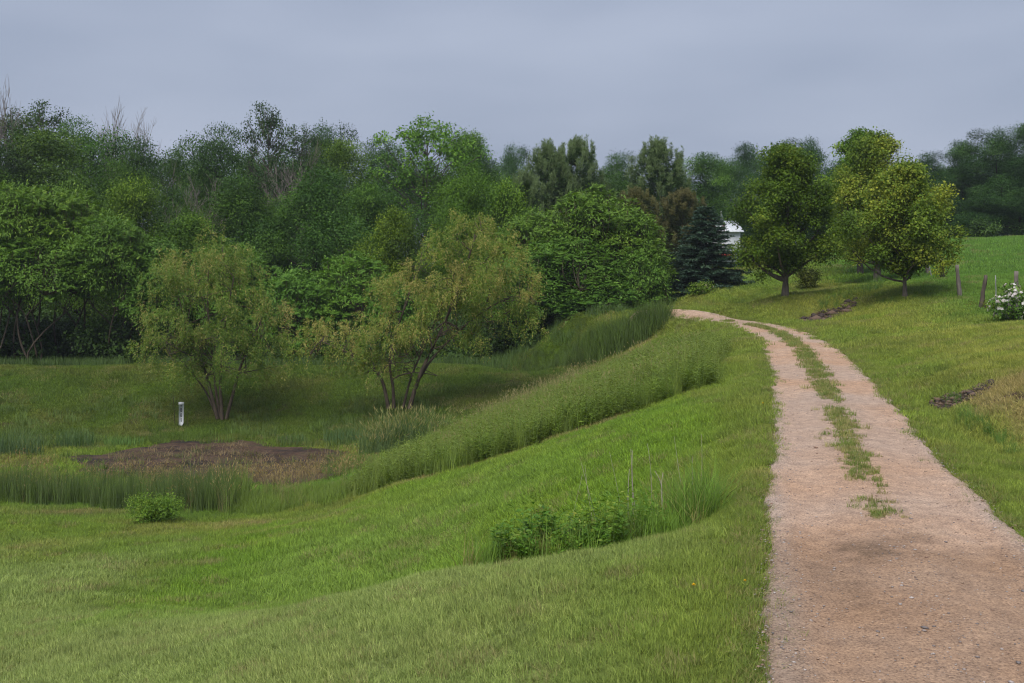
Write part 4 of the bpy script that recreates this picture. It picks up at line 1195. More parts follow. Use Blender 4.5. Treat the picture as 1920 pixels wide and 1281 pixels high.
# ------------------------------------------------------------------ the two willows
def willow(base, d, lobes_px, stems, seed, label, n_str=2400, tint=(1, 1, 1), depth=1.0):
    bx = (base[0] - 960) / F * d; bz = hg(bx, d) - .05
    rng = rngf(seed)
    lob = []
    for (px, py, rp, dy) in lobes_px:
        lob.append(((px - base[0]) / F * d, dy, CZ - (py - HY) / F * d - bz, rp / F * d))
    lob = np.array(lob)
    w = lob[:, 3] ** 2; w /= w.sum()
    li = rng.choice(len(lob), n_str, p=w)
    nb = 15
    bu = sph(len(lob) * nb, rng); bu[:, 2] = bu[:, 2] * .8 + .15; bu = unit(bu)
    br = rng.uniform(.55, 1.1, len(lob) * nb)
    bi = li * nb + rng.integers(0, nb, n_str)
    u = bu[bi] + rng.normal(0, .16, (n_str, 3))
    P0 = lob[li, :3] + u * (lob[li, 3] * br[bi])[:, None] * np.array([1, 1.15, .9])
    out = unit(np.c_[u[:, :2], np.zeros(n_str)] + 1e-5)
    Ls = rng.uniform(.35, .95, n_str)
    per = 17
    P, D, TN = [], [], []
    ton = np.clip((.33 if seed == 71 else .38) + rng.normal(0, .13, len(lob))[li] + rng.normal(0, .12, n_str) + .10 * (P0[:, 2] > 2.2), .05, .95)
    for k in range(per):
        t = (k + rng.random(n_str)) / per
        c = P0 + out * (Ls * .55 * t * (1.3 - t))[:, None]
        c[:, 2] += Ls * (.30 * t - 1.05 * t * t)
        P.append(c + rng.normal(0, .035, (n_str, 3)))
        D.append(unit(out * .5 + np.array([0, 0, -.55]) * (.4 + t)[:, None] + rng.normal(0, .48, (n_str, 3))))
        TN.append(np.clip(ton + rng.normal(0, .13, n_str) + (rng.random(n_str) < .10) * .35, 0, 1))
    P, D, TN = np.vstack(P), np.vstack(D), np.concatenate(TN)
    m = len(P)
    N = unit(sph(m, rng) + np.array([0, -.1, .8])); N = unit(N - (N * D).sum(1)[:, None] * D)
    V, Q = leaf_quads(P, D, N, rng.uniform(.09, .16, m), rng.uniform(.024, .038, m), .1)
    leaf_me = np_mesh('willow_crown', V, Q, 4, {'v': np.repeat(TN, 4)}, False, [m_willow])
    root = empty('willow_tree', (bx, d, bz))
    tag(root, label, 'tree', 'willow trees on the pond bank')
    c = link('crown', leaf_me, root); c.color = (*tint, 1); c['kind'] = 'stuff'
    ends = []
    for st in stems:
        pts = np.array([((px - base[0]) / F * d, dy, CZ - (py - HY) / F * d - bz) for (px, py, dy) in st[0]])
        pts = smooth(np.c_[resample(pts[:, :2], 14), np.interp(np.linspace(0, 1, 14), np.linspace(0, 1, len(pts)), pts[:, 2])] if False else np.stack([np.interp(np.linspace(0, 1, 14), np.linspace(0, 1, len(pts)), pts[:, k]) for k in range(3)], 1), 2)
        g = Geo(); g.tube(pts, np.linspace(st[1], st[1] * .35, 14), 8)
        # side branches into the lobes nearest this stem
        for q in range(st[2]):
            a = pts[int(rng.integers(6, 14))]
            j = np.argsort(np.linalg.norm(lob[:, :3] - a, axis=1))[int(rng.integers(0, 4))]
            e = lob[j, :3] + sph(1, rng)[0] * lob[j, 3] * .8
            cp = curve_pts(a, e, rng, .15, 7, -.05)
            g.tube(cp, np.linspace(st[1] * .38, .008, 7), 5)
            for _ in range(3):
                e2 = cp[4] + (sph(1, rng)[0] + np.array([0, 0, .3])) * lob[j, 3] * .6
                g.tube(curve_pts(cp[4], e2, rng, .15, 4), np.linspace(.018, .006, 4), 4)
        link('trunk', g.mesh('willow_trunk', m_bark_stem), root)
    return root

willow((410, 786), 46.0,
       [(388, 492, 60, .3), (335, 540, 62, .2), (440, 545, 66, -.2), (395, 585, 72, -.5), (310, 610, 52, .3), (465, 610, 58, .3), (290, 655, 34, -.2), (345, 655, 58, -.6), (420, 650, 62, -.7), (495, 640, 48, .4), (470, 690, 36, -.3), (350, 500, 44, .5), (430, 490, 46, .7), (395, 690, 32, -.5), (508, 580, 30, .2), (330, 690, 26, .1), (400, 462, 30, .1), (318, 505, 30, -.2), (520, 690, 16, .1)],
       [([(408, 786, 0), (395, 740, .1), (384, 700, .2), (360, 640, .2), (330, 560, .3)], .085, 9), ([(412, 786, .1), (402, 735, .2), (398, 690, .2), (385, 600, .3), (388, 500, .2)], .07, 9), ([(418, 786, -.1), (414, 730, -.1), (416, 680, -.2), (425, 600, -.3), (440, 520, -.1)], .08, 9), ([(424, 786, 0), (438, 735, 0), (446, 695, .1), (470, 640, .3), (490, 590, .4)], .08, 9), ([(404, 786, .3), (380, 735, .5), (350, 700, .6), (310, 650, .5)], .05, 6)],
       71, 'left willow with a rounded olive crown beside the white gauge post', 2600, (.92, .90, .9))
willow((745, 766), 45.0,
       [(885, 425, 48, .3), (850, 465, 62, .2), (930, 470, 56, .4), (815, 520, 66, -.2), (890, 525, 70, -.3), (960, 530, 50, .2), (765, 555, 58, .1), (840, 580, 66, -.5), (920, 585, 54, .1), (975, 590, 36, .2), (735, 610, 50, -.3), (790, 630, 56, -.6), (620, 640, 48, .2), (570, 655, 34, .3), (670, 650, 48, -.1), (730, 670, 46, -.4), (650, 675, 34, .2), (700, 690, 28, .0), (1000, 605, 22, .1), (900, 630, 34, .2), (590, 620, 26, .2), (855, 640, 28, .2), (770, 690, 28, .2), (560, 690, 18, .2)],
       [([(728, 766, 0), (722, 730, 0), (712, 700, 0), (670, 670, .1), (600, 640, .2)], .085, 9), ([(738, 766, .1), (736, 720, .2), (728, 690, .2), (735, 640, .1), (765, 560, .1)], .075, 9), ([(768, 766, -.1), (782, 715, -.1), (800, 675, -.1), (830, 615, 0), (870, 520, .2), (890, 440, .3)], .095, 14), ([(755, 766, .2), (762, 735, .3), (772, 700, .3), (800, 640, .3), (840, 540, .3)], .06, 8), ([(735, 712, 0), (752, 702, 0), (785, 698, 0), (820, 705, .1)], .04, 3), ([(775, 740, 0), (800, 680, 0), (870, 610, .2), (940, 560, .2), (985, 560, .3)], .06, 8)],
       72, 'right willow leaning over the pond bank with a long drooping left limb', 3300, (.98, .95, .88))
# ================================================================== weeds, reeds and tall grass
def leafy_stems(n_stem, h, leaves, L0, W0, rng, spread=.18, droop=.35, splay=.35, ratio=None, n_top=0):
    """upright stems with leaves all the way up: (V, Q, tone)"""
    Vs, Qs, Ts = [], [], []
    o = 0
    for s in range(n_stem):
        b0 = np.r_[rng.normal(0, spread, 2), 0]
        hh = h * rng.uniform(.7, 1.15)
        tip = b0 + np.r_[rng.normal(0, splay * hh * .5, 2), hh]
        t = np.linspace(.08, 1, leaves) + rng.normal(0, .02, leaves)
        c = b0 + (tip - b0) * t[:, None]
        az = np.arange(leaves) * 2.4 + rng.random() * 6
        d = np.c_[np.cos(az), np.sin(az), .55 - droop * rng.random(leaves) * 1.4]
        d = unit(d + rng.normal(0, .15, (leaves, 3)))
        N = unit(np.array([0, 0, 1.0]) + rng.normal(0, .35, (leaves, 3))); N = unit(N - (N * d).sum(1)[:, None] * d)
        Lh = L0 * (1.1 - .5 * t) * rng.uniform(.75, 1.2, leaves)
        V, Q = leaf_quads(c, d, N, Lh, Lh * (W0 / L0), .15)
        Vs.append(V); Qs.append(Q + o); o += len(V)
        Ts.append(np.repeat(np.clip(rng.normal(.5, .2, leaves), 0, 1), 4))
        # the stem itself: a thin two-sided strip
        w = .004 + .003 * rng.random()
        sv = np.array([b0 + [w, 0, 0], b0 - [w, 0, 0], tip - [w * .4, 0, 0], tip + [w * .4, 0, 0], b0 + [0, w, 0], b0 - [0, w, 0], tip - [0, w * .4, 0], tip + [0, w * .4, 0]])
        Vs.append(sv); Qs.append(np.array([[0, 1, 2, 3], [4, 5, 6, 7]]) + o); o += 8
        Ts.append(np.full(8, .4))
    return np.vstack(Vs), np.vstack(Qs), np.concatenate(Ts)

def seed_grass(n, size, h0, h1, rng, w=.006, head=.12, headw=.022, lean=.35):
    V, Q, t = blades(n, size, h0, h1, w * .7, w * 1.2, rng, lean=lean, seg=3, curve=.6)
    tips = V.reshape(n, 8, 3)[:, 6:8].mean(1); prev = V.reshape(n, 8, 3)[:, 4:6].mean(1)
    d = unit(tips - prev)
    N = unit(rng.normal(size=(n, 3))); N = unit(N - (N * d).sum(1)[:, None] * d)
    V2, Q2 = leaf_quads(tips - d * head * .5, d, N, head * rng.uniform(.7, 1.2, n), np.full(n, headw), .3)
    t2 = np.repeat(np.clip(rng.normal(.85, .1, n), 0, 1), 4)
    return np.vstack([V, V2]), np.vstack([Q, Q2 + len(V)]), np.concatenate([t, t2])

def area_points(poly, step, rng, edge=0.0, wob=.5):
    p = np.asarray(poly)
    x, y = jgrid(p[:, 0].min() - 1, p[:, 0].max() + 1, p[:, 1].min() - 1, p[:, 1].max() + 1, step, rng)
    k = poly_dist(x, y, p) + (noise2(x, y, .9, 13, 2) - .5) * wob > edge
    return x[k], y[k]

def fill(name, label, x, y, srcs, rng, tint, tvar=.08, smin=.8, smax=1.2, which=None, hs=None, align=False):
    n = len(x)
    z = hgt(x, y)
    sc = rng.uniform(smin, smax, n)
    if hs is not None: sc = sc * hs
    T = np.ones((n, 3)) * np.array(tint) if np.ndim(tint) == 1 else tint
    T = T * rng.normal(1, tvar, n)[:, None]
    return scatter(name, label, np.c_[x, y, z - .01], rng.random(n) * 2 * PI, sc, rng.integers(0, len(srcs), n) if which is None else which, T, srcs, align=align)

# the unmown strip running down to the pond
rng = rngf(500)
x, y = area_points(BAND, .195, rng, -.55, .5)
srcs = [source('s', *leafy_stems(5, .72, 24, .13, .030, rngf(510 + i), .12), m_weed) for i in range(4)]
srcs += [source('s', *blades(60, .4, .35, .75, .006, .012, rngf(520 + i), lean=.4, seg=3), m_weed) for i in range(2)]
n = len(x); inner = poly_dist(x, y, BAND)
g_ = noise2(x, y, .35, 131, 3)
front = sstep(26, 30, y)                                       # further from the mown edge: more grass, paler
which = np.where(rng.random(n) < .25 + .45 * front * g_, rng.integers(4, 6, n), rng.integers(0, 4, n))
t1 = np.array([.155, .245, .030]); t2 = np.array([.25, .29, .07])
f = np.clip(.15 + .5 * front * g_ + rng.normal(0, .12, n), 0, 1)[:, None]
fill('weeds', 'strip of unmown leafy weeds running down the slope to the pond', x, y, srcs, rng, t1 * (1 - f) + t2 * f, hs=.92 + .2 * sstep(-.5, .3, inner) - .35 * sstep(33, 42, y), which=which, smin=.65, smax=1.25, tvar=.13)
# tan seed heads along its upper side and around the wheatgrass
rng = rngf(530)
x, y = area_points(gpoly([(880, 800), (960, 755), (1060, 722), (1110, 700), (1120, 715), (1060, 760), (960, 790), (900, 815)]), .5, rng, 0, .8)
x2, y2 = area_points(BAND, .9, rng, .3, .3)
x, y = np.r_[x, x2], np.r_[y, y2]
srcs = [source('s', *seed_grass(26, .5, .5, 1.0, rngf(540 + i), .005, .13, .02), m_weed) for i in range(3)]
fill('seed_grass', 'tan and pinkish grass seed heads above the unmown strip', x, y, srcs, rng, np.array([.24, .22, .10]), hs=np.r_[np.full(len(x) - len(x2), .75), np.full(len(x2), .85)])

# reeds in front of the pond
rng = rngf(550)
x, y = area_points(REEDS, .24, rng, .05, .6)
k = (y < 32.2 + (noise2(x, y, .6, 8, 2) - .5) * 2.0) & (noise2(x, y, .8, 88, 2) > .22)
x, y = x[k], y[k]
srcs = [source('s', *blades(55, .34, .75, 1.25, .008, .016, rngf(560 + i), lean=.16, seg=3), m_weed) for i in range(3)]
srcs += [source('s', *blades(60, .4, .22, .52, .008, .014, rngf(570 + i), lean=.5, seg=3), m_weed) for i in range(2)]
srcs += [source('s', *seed_grass(16, .3, .7, 1.25, rngf(575), .006, .13, .022, .35), m_weed)]
right = sstep(-8.6, -7.4, x + (noise2(x, y, .5, 9) - .5))
which = np.where(rng.random(len(x)) < right + .06, rng.integers(3, 5, len(x)), rng.integers(0, 3, len(x)))
lf = (right * .9 + .1 * rng.random(len(x)))[:, None]
T = np.array([.078, .128, .022]) * (1 - lf) + np.array([.165, .245, .034]) * lf
tanr = rng.random(len(x)) < .10
which[tanr] = 5; T[tanr] = np.array([.24, .20, .085])
fill('reeds', 'dark green reeds standing along the near side of the pond', x, y, srcs, rng, T, .16, .55, .98, which, hs=.75 + .5 * noise2(x, y, .45, 99, 2))
rng = rngf(580)
x, y = area_points(DRYSEDGE, .36, rng, 0, 1.2)
srcs = [source('s', *seed_grass(26, .5, .22, .55, rngf(590 + i), .006, .10, .020, .6), m_weed) for i in range(3)]
k = rng.random(len(x)) < .55 - .45 * sstep(34.6, 36.5, y)
x, y = x[k], y[k]
fill('dry_sedge', 'tan dry sedge on the pond mud behind the reeds', x, y, srcs, rng, np.array([.26, .20, .085]), .15)
# litter of dead stems lying on the mud
rng = rngf(600)
x, y = area_points(POND, .42, rng, .1, 1.0)
k = (noise2(x, y, .5, 12, 2) > .45) & (rng.random(len(x)) < .6)
x, y = x[k], y[k]
srcs = [source('s', *blades(26, .6, .08, .3, .012, .025, rngf(610 + i), lean=1.6, seg=2), m_weed) for i in range(3)]
T = np.where((rng.random(len(x)) < .4)[:, None], np.array([.14, .16, .045]), np.array([.27, .20, .11]))
fill('pond_litter', 'dead stems and small plants lying on the pond mud', x, y, srcs, rng, T, .15)
# fringe of longer grass along the pond margin and the far bank
rng = rngf(620)
x, y = jgrid(-24, -2, 40.5, 48, .5, rng)
dpond = -poly_dist(x, y, POND)
k = (dpond > .2) & in_view(x, y) & (noise2(x, y, .45, 14, 3) > .52)
x, y = x[k], y[k]
srcs = [source('s', *blades(45, .5, .15, .42, .012, .02, rngf(630 + i), lean=.6, seg=2), m_weed) for i in range(3)]
fill('rough_grass', 'rough longer grass tufts on the far side of the pond', x, y, srcs, rng, np.array([.12, .185, .04]), .18)

rng = rngf(635)
x, y = jgrid(POND[:, 0].min() - 1, POND[:, 0].max() + 1, POND[:, 1].min() - 1, POND[:, 1].max() + 1, .3, rng)
dd_ = poly_dist(x, y, POND) + (noise2(x, y, .8, 71, 3) - .5) * 1.6
k = (np.abs(dd_) < .75) & (rng.random(len(x)) < .55) & (noise2(x, y, .7, 161, 2) > .42)
x, y = x[k], y[k]
srcs = [source('s', *blades(30, .3, .10, .34, .010, .018, rngf(636 + i), lean=.6, seg=2), m_weed) for i in range(3)]
fill('margin_grass', 'green grass tufts breaking the edge of the pond mud', x, y, srcs, rng, np.array([.11, .175, .026]), .2)

# tall dark grass where the drive disappears
rng = rngf(640)
x, y = area_points(TALLGRASS, .2, rng, 0, .3)
srcs = [source('s', *blades(42, .4, .4, 1.15, .012, .022, rngf(650 + i), lean=.5, seg=3), m_weed) for i in range(3)]
fill('tall_grass', 'tall dark green grass below the sumac dome where the drive disappears', x, y, srcs, rng, np.array([.085, .140, .022]), .25, .7, 1.2, hs=.45 + .62 * sstep(2.0, 5.0, x))
# undergrowth below the wood
rng = rngf(660)
x, y = jgrid(-46, 6, 56.3, 66, .85, rng)
k = in_view(x, y) & (rng.random(len(x)) < .35 + .65 * sstep(59, 62, y)) & ~((x > 1) & (y < 57.5))
x, y = x[k], y[k]
srcs = []
for i in range(3):
    r_ = rngf(670 + i)
    lob = np.c_[r_.normal(0, .45, (7, 2)), r_.uniform(.2, 1.7, 7), r_.uniform(.3, .5, 7)]
    V, Q, t = crown_cloud(lob, 900, .16, r_, .18, per=9)
    srcs.append(source('s', V, Q, t, m_weed))
fill('undergrowth', 'dark leafy undergrowth beneath the trees of the wood', x, y, srcs, rng, np.array([.055, .105, .022]), .15, .7, 1.4)
x, y = jgrid(-40, 6, 53.6, 57, .4, rng)
k = in_view(x, y) & (poly_dist(x, y, TALLGRASS) < -.2) & (noise2(x, y, .6, 4, 2) > .3)
x, y = x[k], y[k]
srcs = [source('s', *blades(45, .5, .25, .6, .014, .024, rngf(680 + i), lean=.5, seg=2), m_weed) for i in range(3)]
fill('wood_edge_grass', 'rough shaded grass along the edge of the wood', x, y, srcs, rng, np.array([.08, .14, .03]), .15)

# ------------------------------------------------------------------ grass strip and gravel on the drive
rng = rngf(700)
u = rng.normal(-.02, .125, 9000); i = rng.choice(np.where((R[:, 1] > 11) & (R[:, 1] < 50))[0], 9000)
x = R[i, 0] + N2[i, 0] * u; y = R[i, 1] + N2[i, 1] * u
cov = noise2(x, y, .8, 141, 3)
k = (y > 12.0) & (y < 47.5) & (cov > .25 + np.where(y < 14.0, .20, 0) + np.where(y > 33, .04 + .012 * (y - 33), 0))
k &= rng.random(len(x)) < np.where(y < 25, .19, .16) * sstep(.2, .5, cov)
x, y = x[k], y[k]; n = len(x)
srcs = [source('s', *blades(34, .16, .03, .10, .005, .010, rngf(710 + i), lean=.9, seg=2), m_weed) for i in range(4)]
T = np.where((rng.random(n) < .45)[:, None], np.array([.30, .28, .10]), np.array([.175, .235, .045]))
rdz = .012 + (noise2(x, y, 2.2, 15, 3) - .5) * .022
scatter('track_grass', 'strip of grass between the wheel tracks of the drive', np.c_[x, y, rdz], rng.random(n) * 6.28, rng.uniform(.5, 1.25, n) * (.7 + .03 * np.clip(y - 10, 0, 20)), rng.integers(0, 4, n), T * rng.normal(1, .1, n)[:, None], srcs, align=False)

# ragged verges: tufts spilling over both edges of the drive
rng = rngf(715)
i = rng.choice(np.where((R[:, 1] > 6) & (R[:, 1] < 50))[0], 9000)
sd_ = rng.choice([-1, 1], 9000)
u = sd_ * (road_half(R[i, 1]) + rng.normal(.06, .12, 9000))
x = R[i, 0] + N2[i, 0] * u + T2[i, 0] * rng.normal(0, .06, 9000); y = R[i, 1] + N2[i, 1] * u + T2[i, 1] * rng.normal(0, .06, 9000)
k = noise2(x, y, 1.6, 151, 2) > .38
x, y, u = x[k], y[k], u[k]; n = len(x)
T = np.where((rng.random(n) < .35)[:, None], np.array([.30, .27, .095]), np.array([.185, .250, .045]))
srcs = [source('s', *blades(26, .15, .025, .085, .004, .008, rngf(716 + j), lean=1.1, seg=2), m_weed) for j in range(4)]
scatter('verge_grass', 'ragged grass tufts along both edges of the drive', np.c_[x, y, np.where(np.abs(u) < road_half(y) + .1, np.maximum(hgt(x, y), -.025), hgt(x, y))], rng.random(n) * 6.28, rng.uniform(.5, 1.2, n), rng.integers(0, 4, n), T * rng.normal(1, .12, n)[:, None], srcs, align=False)

def pebble(seed):
    r_ = rngf(seed)
    v = np.array([(1, 0, 0), (-1, 0, 0), (0, 1, 0), (0, -1, 0), (0, 0, .8), (0, 0, -.6), (.7, .7, .35), (-.7, .6, .3), (.6, -.7, .3), (-.7, -.7, .3)], float) * r_.uniform(.7, 1.2, (10, 1)) * np.array([1, .8, .6])
    f = np.array([(0, 6, 4), (6, 2, 4), (2, 7, 4), (7, 1, 4), (1, 9, 4), (9, 3, 4), (3, 8, 4), (8, 0, 4), (0, 2, 6), (2, 1, 7), (1, 3, 9), (3, 0, 8), (0, 5, 2), (2, 5, 1), (1, 5, 3), (3, 5, 0)])
    return v, f, np.full(10, .5)
m_stone, nt = new_mat('gravel_stone')
ti = nd(nt, 'ShaderNodeAttribute', attribute_name='tint', attribute_type='INSTANCER')
p = nd(nt, 'ShaderNodeBsdfPrincipled'); p.inputs['Roughness'].default_value = .85; nt.links.new(ti.outputs['Color'], p.inputs['Base Color'])
o = nd(nt, 'ShaderNodeOutputMaterial'); nt.links.new(p.outputs[0], o.inputs['Surface'])
rng = rngf(720)
n = 26000
i = rng.integers(0, len(R), n * 3)
yy = R[i, 1]; keep = (yy > 5.5) & (rng.random(n * 3) < np.clip(9.0 / np.maximum(yy, 6), 0, 1) ** 1.5) & (yy < 34)
i = i[keep][:n]; n = len(i)
u = np.where(rng.random(n) < .45, rng.uniform(-1.25, 1.25, n), rng.choice([-1, 1, 0], n, p=[.45, .35, .2]) * rng.normal(1.1, .16, n) + rng.normal(0, .12, n))
h2 = road_half(R[i, 1]); u = np.clip(u * h2 / 1.3, -h2 * .96, h2 * .96)
x = R[i, 0] + N2[i, 0] * u + T2[i, 0] * rng.normal(0, .1, n); y = R[i, 1] + N2[i, 1] * u + T2[i, 1] * rng.normal(0, .1, n)
prof = -.035 * np.exp(-((np.abs(u) - .78) / .30) ** 2) + .012
z = prof + (noise2(x, y, 2.2, 15, 3) - .5) * .022
size = rng.lognormal(-5.0, .45, n)
pal = np.array([(.40, .27, .19), (.36, .30, .27), (.46, .40, .37), (.27, .17, .12), (.20, .17, .16), (.42, .30, .22)])
T = pal[rng.integers(0, len(pal), n)] * rng.normal(1, .12, n)[:, None]
srcs = [source('s', *pebble(730 + j), m_stone, 3) for j in range(5)]
scatter('gravel', 'loose gravel stones lying on the drive', np.c_[x, y, z + size * .15], rng.random(n) * 6.28, size, rng.integers(0, 5, n), np.clip(T, .05, .8), srcs, align=False)

# clods in the washed-out soil patches
rng = rngf(740)
xs, ys, hs = [], [], []
for poly, st in ((EROSION, .16), (EROSION2, .07)):
    x, y = area_points(poly, st, rng, -.05, .3); xs.append(x); ys.append(y); hs.append(np.full(len(x), .10 if st > .1 else .05))
x, y, sz = np.concatenate(xs), np.concatenate(ys), np.concatenate(hs)
n = len(x)
T = np.where((rng.random(n) < .5)[:, None], np.array([.055, .037, .030]), np.array([.15, .095, .065]))
scatter('soil_clods', 'dark soil clods in the washed-out patches of the bank', np.c_[x, y, hgt(x, y)], rng.random(n) * 6.28, sz * rng.lognormal(0, .4, n), rng.integers(0, 5, n), T, [source('s', *pebble(750 + j), m_stone, 3) for j in range(5)], align=False)
# leafy tufts above the far washed-out patch and along the roadside ditch
rng = rngf(760)
x1, y1 = area_points(gpoly([(1530, 578), (1560, 560), (1610, 545), (1650, 530), (1655, 545), (1610, 562), (1570, 580), (1540, 590)]), .42, rng, 0, .8)
dx_, dy_ = ground_at(np.interp(np.linspace(0, 1, 60), [0, .4, 1], [1780, 1830, 1905]) + rng.normal(0, 10, 60), np.interp(np.linspace(0, 1, 60), [0, .4, 1], [752, 800, 850]) + rng.normal(0, 8, 60)).T
bx_, by_ = [], []
for (mpx, md, mr) in ((1697, 46, .55), (1472, 50, .35), (1645, 56, .45), (1613, 62, .5), (1838, 41, .3), (1800, 45, .35), (1767, 52, .3)):
    m_ = 16; bx_ += list((mpx - 960) / F * md + rng.normal(0, mr, m_)); by_ += list(md + rng.normal(0, mr * .7, m_))
x, y = np.r_[x1, dx_, bx_], np.r_[y1, dy_, by_]
hsc = np.r_[np.full(len(x1), .75), np.full(len(dx_), .32), np.full(len(bx_), .38)]
srcs = [source('s', *leafy_stems(4, .6, 14, .12, .035, rngf(770 + i), .12), m_weed) for i in range(2)] + [source('s', *blades(40, .35, .2, .6, .008, .016, rngf(780 + i), lean=.5, seg=2), m_weed) for i in range(2)]
fill('bank_weeds', 'leafy green weeds beside the washed-out soil and along the roadside ditch', x, y, srcs, rng, np.array([.12, .225, .035]), .15, hs=hsc)
# ================================================================== single things
m_white = plain_material('white_paint', (.62, .64, .66), (.78, .79, .80), 6, .5, .1)
m_mark = plain_material('dark_marking', (.03, .03, .045), (.06, .06, .08), 20, .6)
m_post = plain_material('weathered_post_wood', (.12, .10, .085), (.28, .24, .205), 10, .9, .8, 30, (1, 1, .15))
m_post_dark = plain_material('dark_post_wood', (.055, .042, .033), (.15, .12, .095), 10, .9, .8, 30, (1, 1, .15))
m_steel = plain_material('steel_stake', (.20, .21, .19), (.34, .35, .32), 12, .6)
m_dead = plain_material('dead_stalk', (.30, .24, .19), (.48, .42, .36), 14, .9, .3, 40, (1, 1, .2))
m_petal = leaf_material('white_petals', (.62, .52, .52), (.78, .74, .74), (.85, .83, .82), transl=.25, up=.2)
m_lily = leaf_material('cream_petals', (.55, .42, .25), (.70, .62, .45), (.80, .76, .65), transl=.25, up=.2)
m_dandelion = leaf_material('yellow_petals', (.75, .42, .01), (.85, .55, .015), (.90, .66, .03), transl=.1, up=.3)
m_plant = leaf_material('weed_plant_leaves', (.060, .120, .018), (.140, .265, .034), (.36, .40, .085), transl=.28, up=.4)
m_siding = plain_material('white_siding', (.66, .68, .70), (.76, .77, .78), 3, .6)
m_metal_roof = plain_material('white_metal_roof', (.70, .72, .75), (.80, .81, .83), 2, .4)
m_red = plain_material('red_cloth', (.36, .035, .03), (.48, .06, .05), 5, .7)
m_blue = plain_material('flag_blue', (.03, .045, .14), (.045, .06, .19), 30, .8)
m_glass, nt = new_mat('window_glass')
p = nd(nt, 'ShaderNodeBsdfPrincipled'); p.inputs['Base Color'].default_value = (.02, .025, .03, 1); p.inputs['Roughness'].default_value = .08
o = nd(nt, 'ShaderNodeOutputMaterial'); nt.links.new(p.outputs[0], o.inputs['Surface'])

# --- water gauge post on the far side of the pond
d = 45.5; gxp = (340 - 960) / F * d; gz = hg(gxp, d)
s_ = d / F
gp = empty('gauge_post', (gxp, d, gz)); tag(gp, 'white water gauge post with dark markings beside the left willow', 'gauge')
g = Geo(); hb = 1.02; wb = .105
prof_ = [(-wb, .02), (wb * -.35, -.10), (wb * .15, .0), (wb * .9, .14), (wb, hb - .10), (-wb, hb - .10)]
v = [(a, -.02, b) for a, b in prof_] + [(a, .02, b) for a, b in prof_]
n = len(prof_)
g.add(v, [(i, (i + 1) % n, n + (i + 1) % n, n + i) for i in range(n)], None)
g.t.append(np.array([(0, k, k + 1) for k in range(1, n - 1)])); g.t.append(np.array([(n, n + k + 1, n + k) for k in range(1, n - 1)]))
link('board', g.mesh('board', m_white, False), gp)
g = Geo(); g.box(-wb * 1.05, wb * 1.05, -.03, .03, hb - .092, hb - .045); link('cap', g.mesh('cap', m_white, False), gp)
g = Geo(); g.box(-wb * 1.05, wb * 1.05, -.03, .03, hb - .037, hb + .01); link('cap', g.mesh('cap', m_white, False), gp)
def mark(boxes):
    g = Geo()
    for (a, b, c, e) in boxes: g.box(a, b, -.026, -.0215, c, e)
    link('marking', g.mesh('marking', m_mark, False), gp)
g = Geo(); g.add([(-.035, -.024, .90), (.04, -.024, .90), (.004, -.024, .83)], None, [(0, 2, 1)]); link('marking', g.mesh('marking', m_mark, False), gp)
mark([(-.03, .032, .76, .785), (-.03, -.012, .71, .76), (.014, .032, .71, .76), (-.03, .032, .69, .712), (-.03, -.012, .645, .69), (.014, .032, .645, .69), (-.03, .032, .62, .645)])
mark([(-.028, -.010, .43, .53), (.012, .030, .43, .53), (-.028, .030, .53, .55), (-.028, .030, .41, .43)])
mark([(-.010, .014, .19, .36), (-.024, -.010, .30, .33)])
g = Geo(); g.tube([(-.30, .1, 0), (-.33, .1, .55), (-.37, .12, 1.1), (-.40, .12, 1.55)], [.014, .012, .010, .006], 5)
st = link('dead_stick', g.mesh('dead_stick', m_bark_dark), None); st.location = (gxp, d, gz - .03); tag(st, 'thin dark stick standing just left of the white gauge post', 'stick')
g = Geo(); g.tube([(.27, 0, 0), (.27, .02, .4), (.28, .02, .85)], [.010, .009, .005], 5)
st = link('dead_stick', g.mesh('dead_stick', m_bark_stem), None); st.location = (gxp, d, gz - .03); tag(st, 'short thin stick standing just right of the white gauge post', 'stick')

# --- fence posts up the right bank
def post(px, base_y, top_y, dd, r, tilt, mat, label, seed, name='fence_post', squash=1.0):
    x = (px - 960) / F * dd; z = hg(x, dd)
    H = (base_y - top_y) / F * dd
    rng = rngf(seed)
    g = Geo()
    k = 9
    t = np.linspace(0, 1, k)
    path = np.c_[tilt * H * t + rng.normal(0, .006, k), rng.normal(0, .006, k), H * 1.02 * t - .05]
    g.tube(path, r * (1.12 - .25 * t + rng.normal(0, .04, k)), 9)
    V = g.v[0]; V[:len(V) - 1] += rng.normal(0, r * .07, (len(V) - 1, 3)) * np.array([1, 1, .3])
    V[-1, 2] -= r * .75                       # a flat, weathered top
    o = link(name, g.mesh(name, mat, False))
    o.location = (x, dd, z)
    tag(o, label, 'fence post', 'old fence posts up the bank')
    return o
post(1904, 604, 525, 39.5, .085, .02, m_post, 'grey wooden fence post behind the white flowering bush', 801)
post(1838, 580, 516, 41, .075, .17, m_post_dark, 'dark fence post leaning to the right, beside the flowering bush', 802)
post(1800, 556, 496, 45, .085, -.10, m_post, 'upright grey fence post next in line up the bank from the leaning one', 803)
post(1767, 524, 486, 52, .085, -.02, m_post, 'short grey fence post under the yellow-leaved sapling', 804)
post(1740, 512, 474, 58, .09, -.10, m_post, 'grey fence post half hidden by the front yellow maple', 805)
o = post(1747, 518, 484, 56, .035, -.22, m_steel, 'thin pale stake leaning against the post by the front yellow maple', 806)
o = post(1868, 592, 520, 40, .022, -.02, m_steel, 'thin steel stake standing left of the white flowering bush', 807)

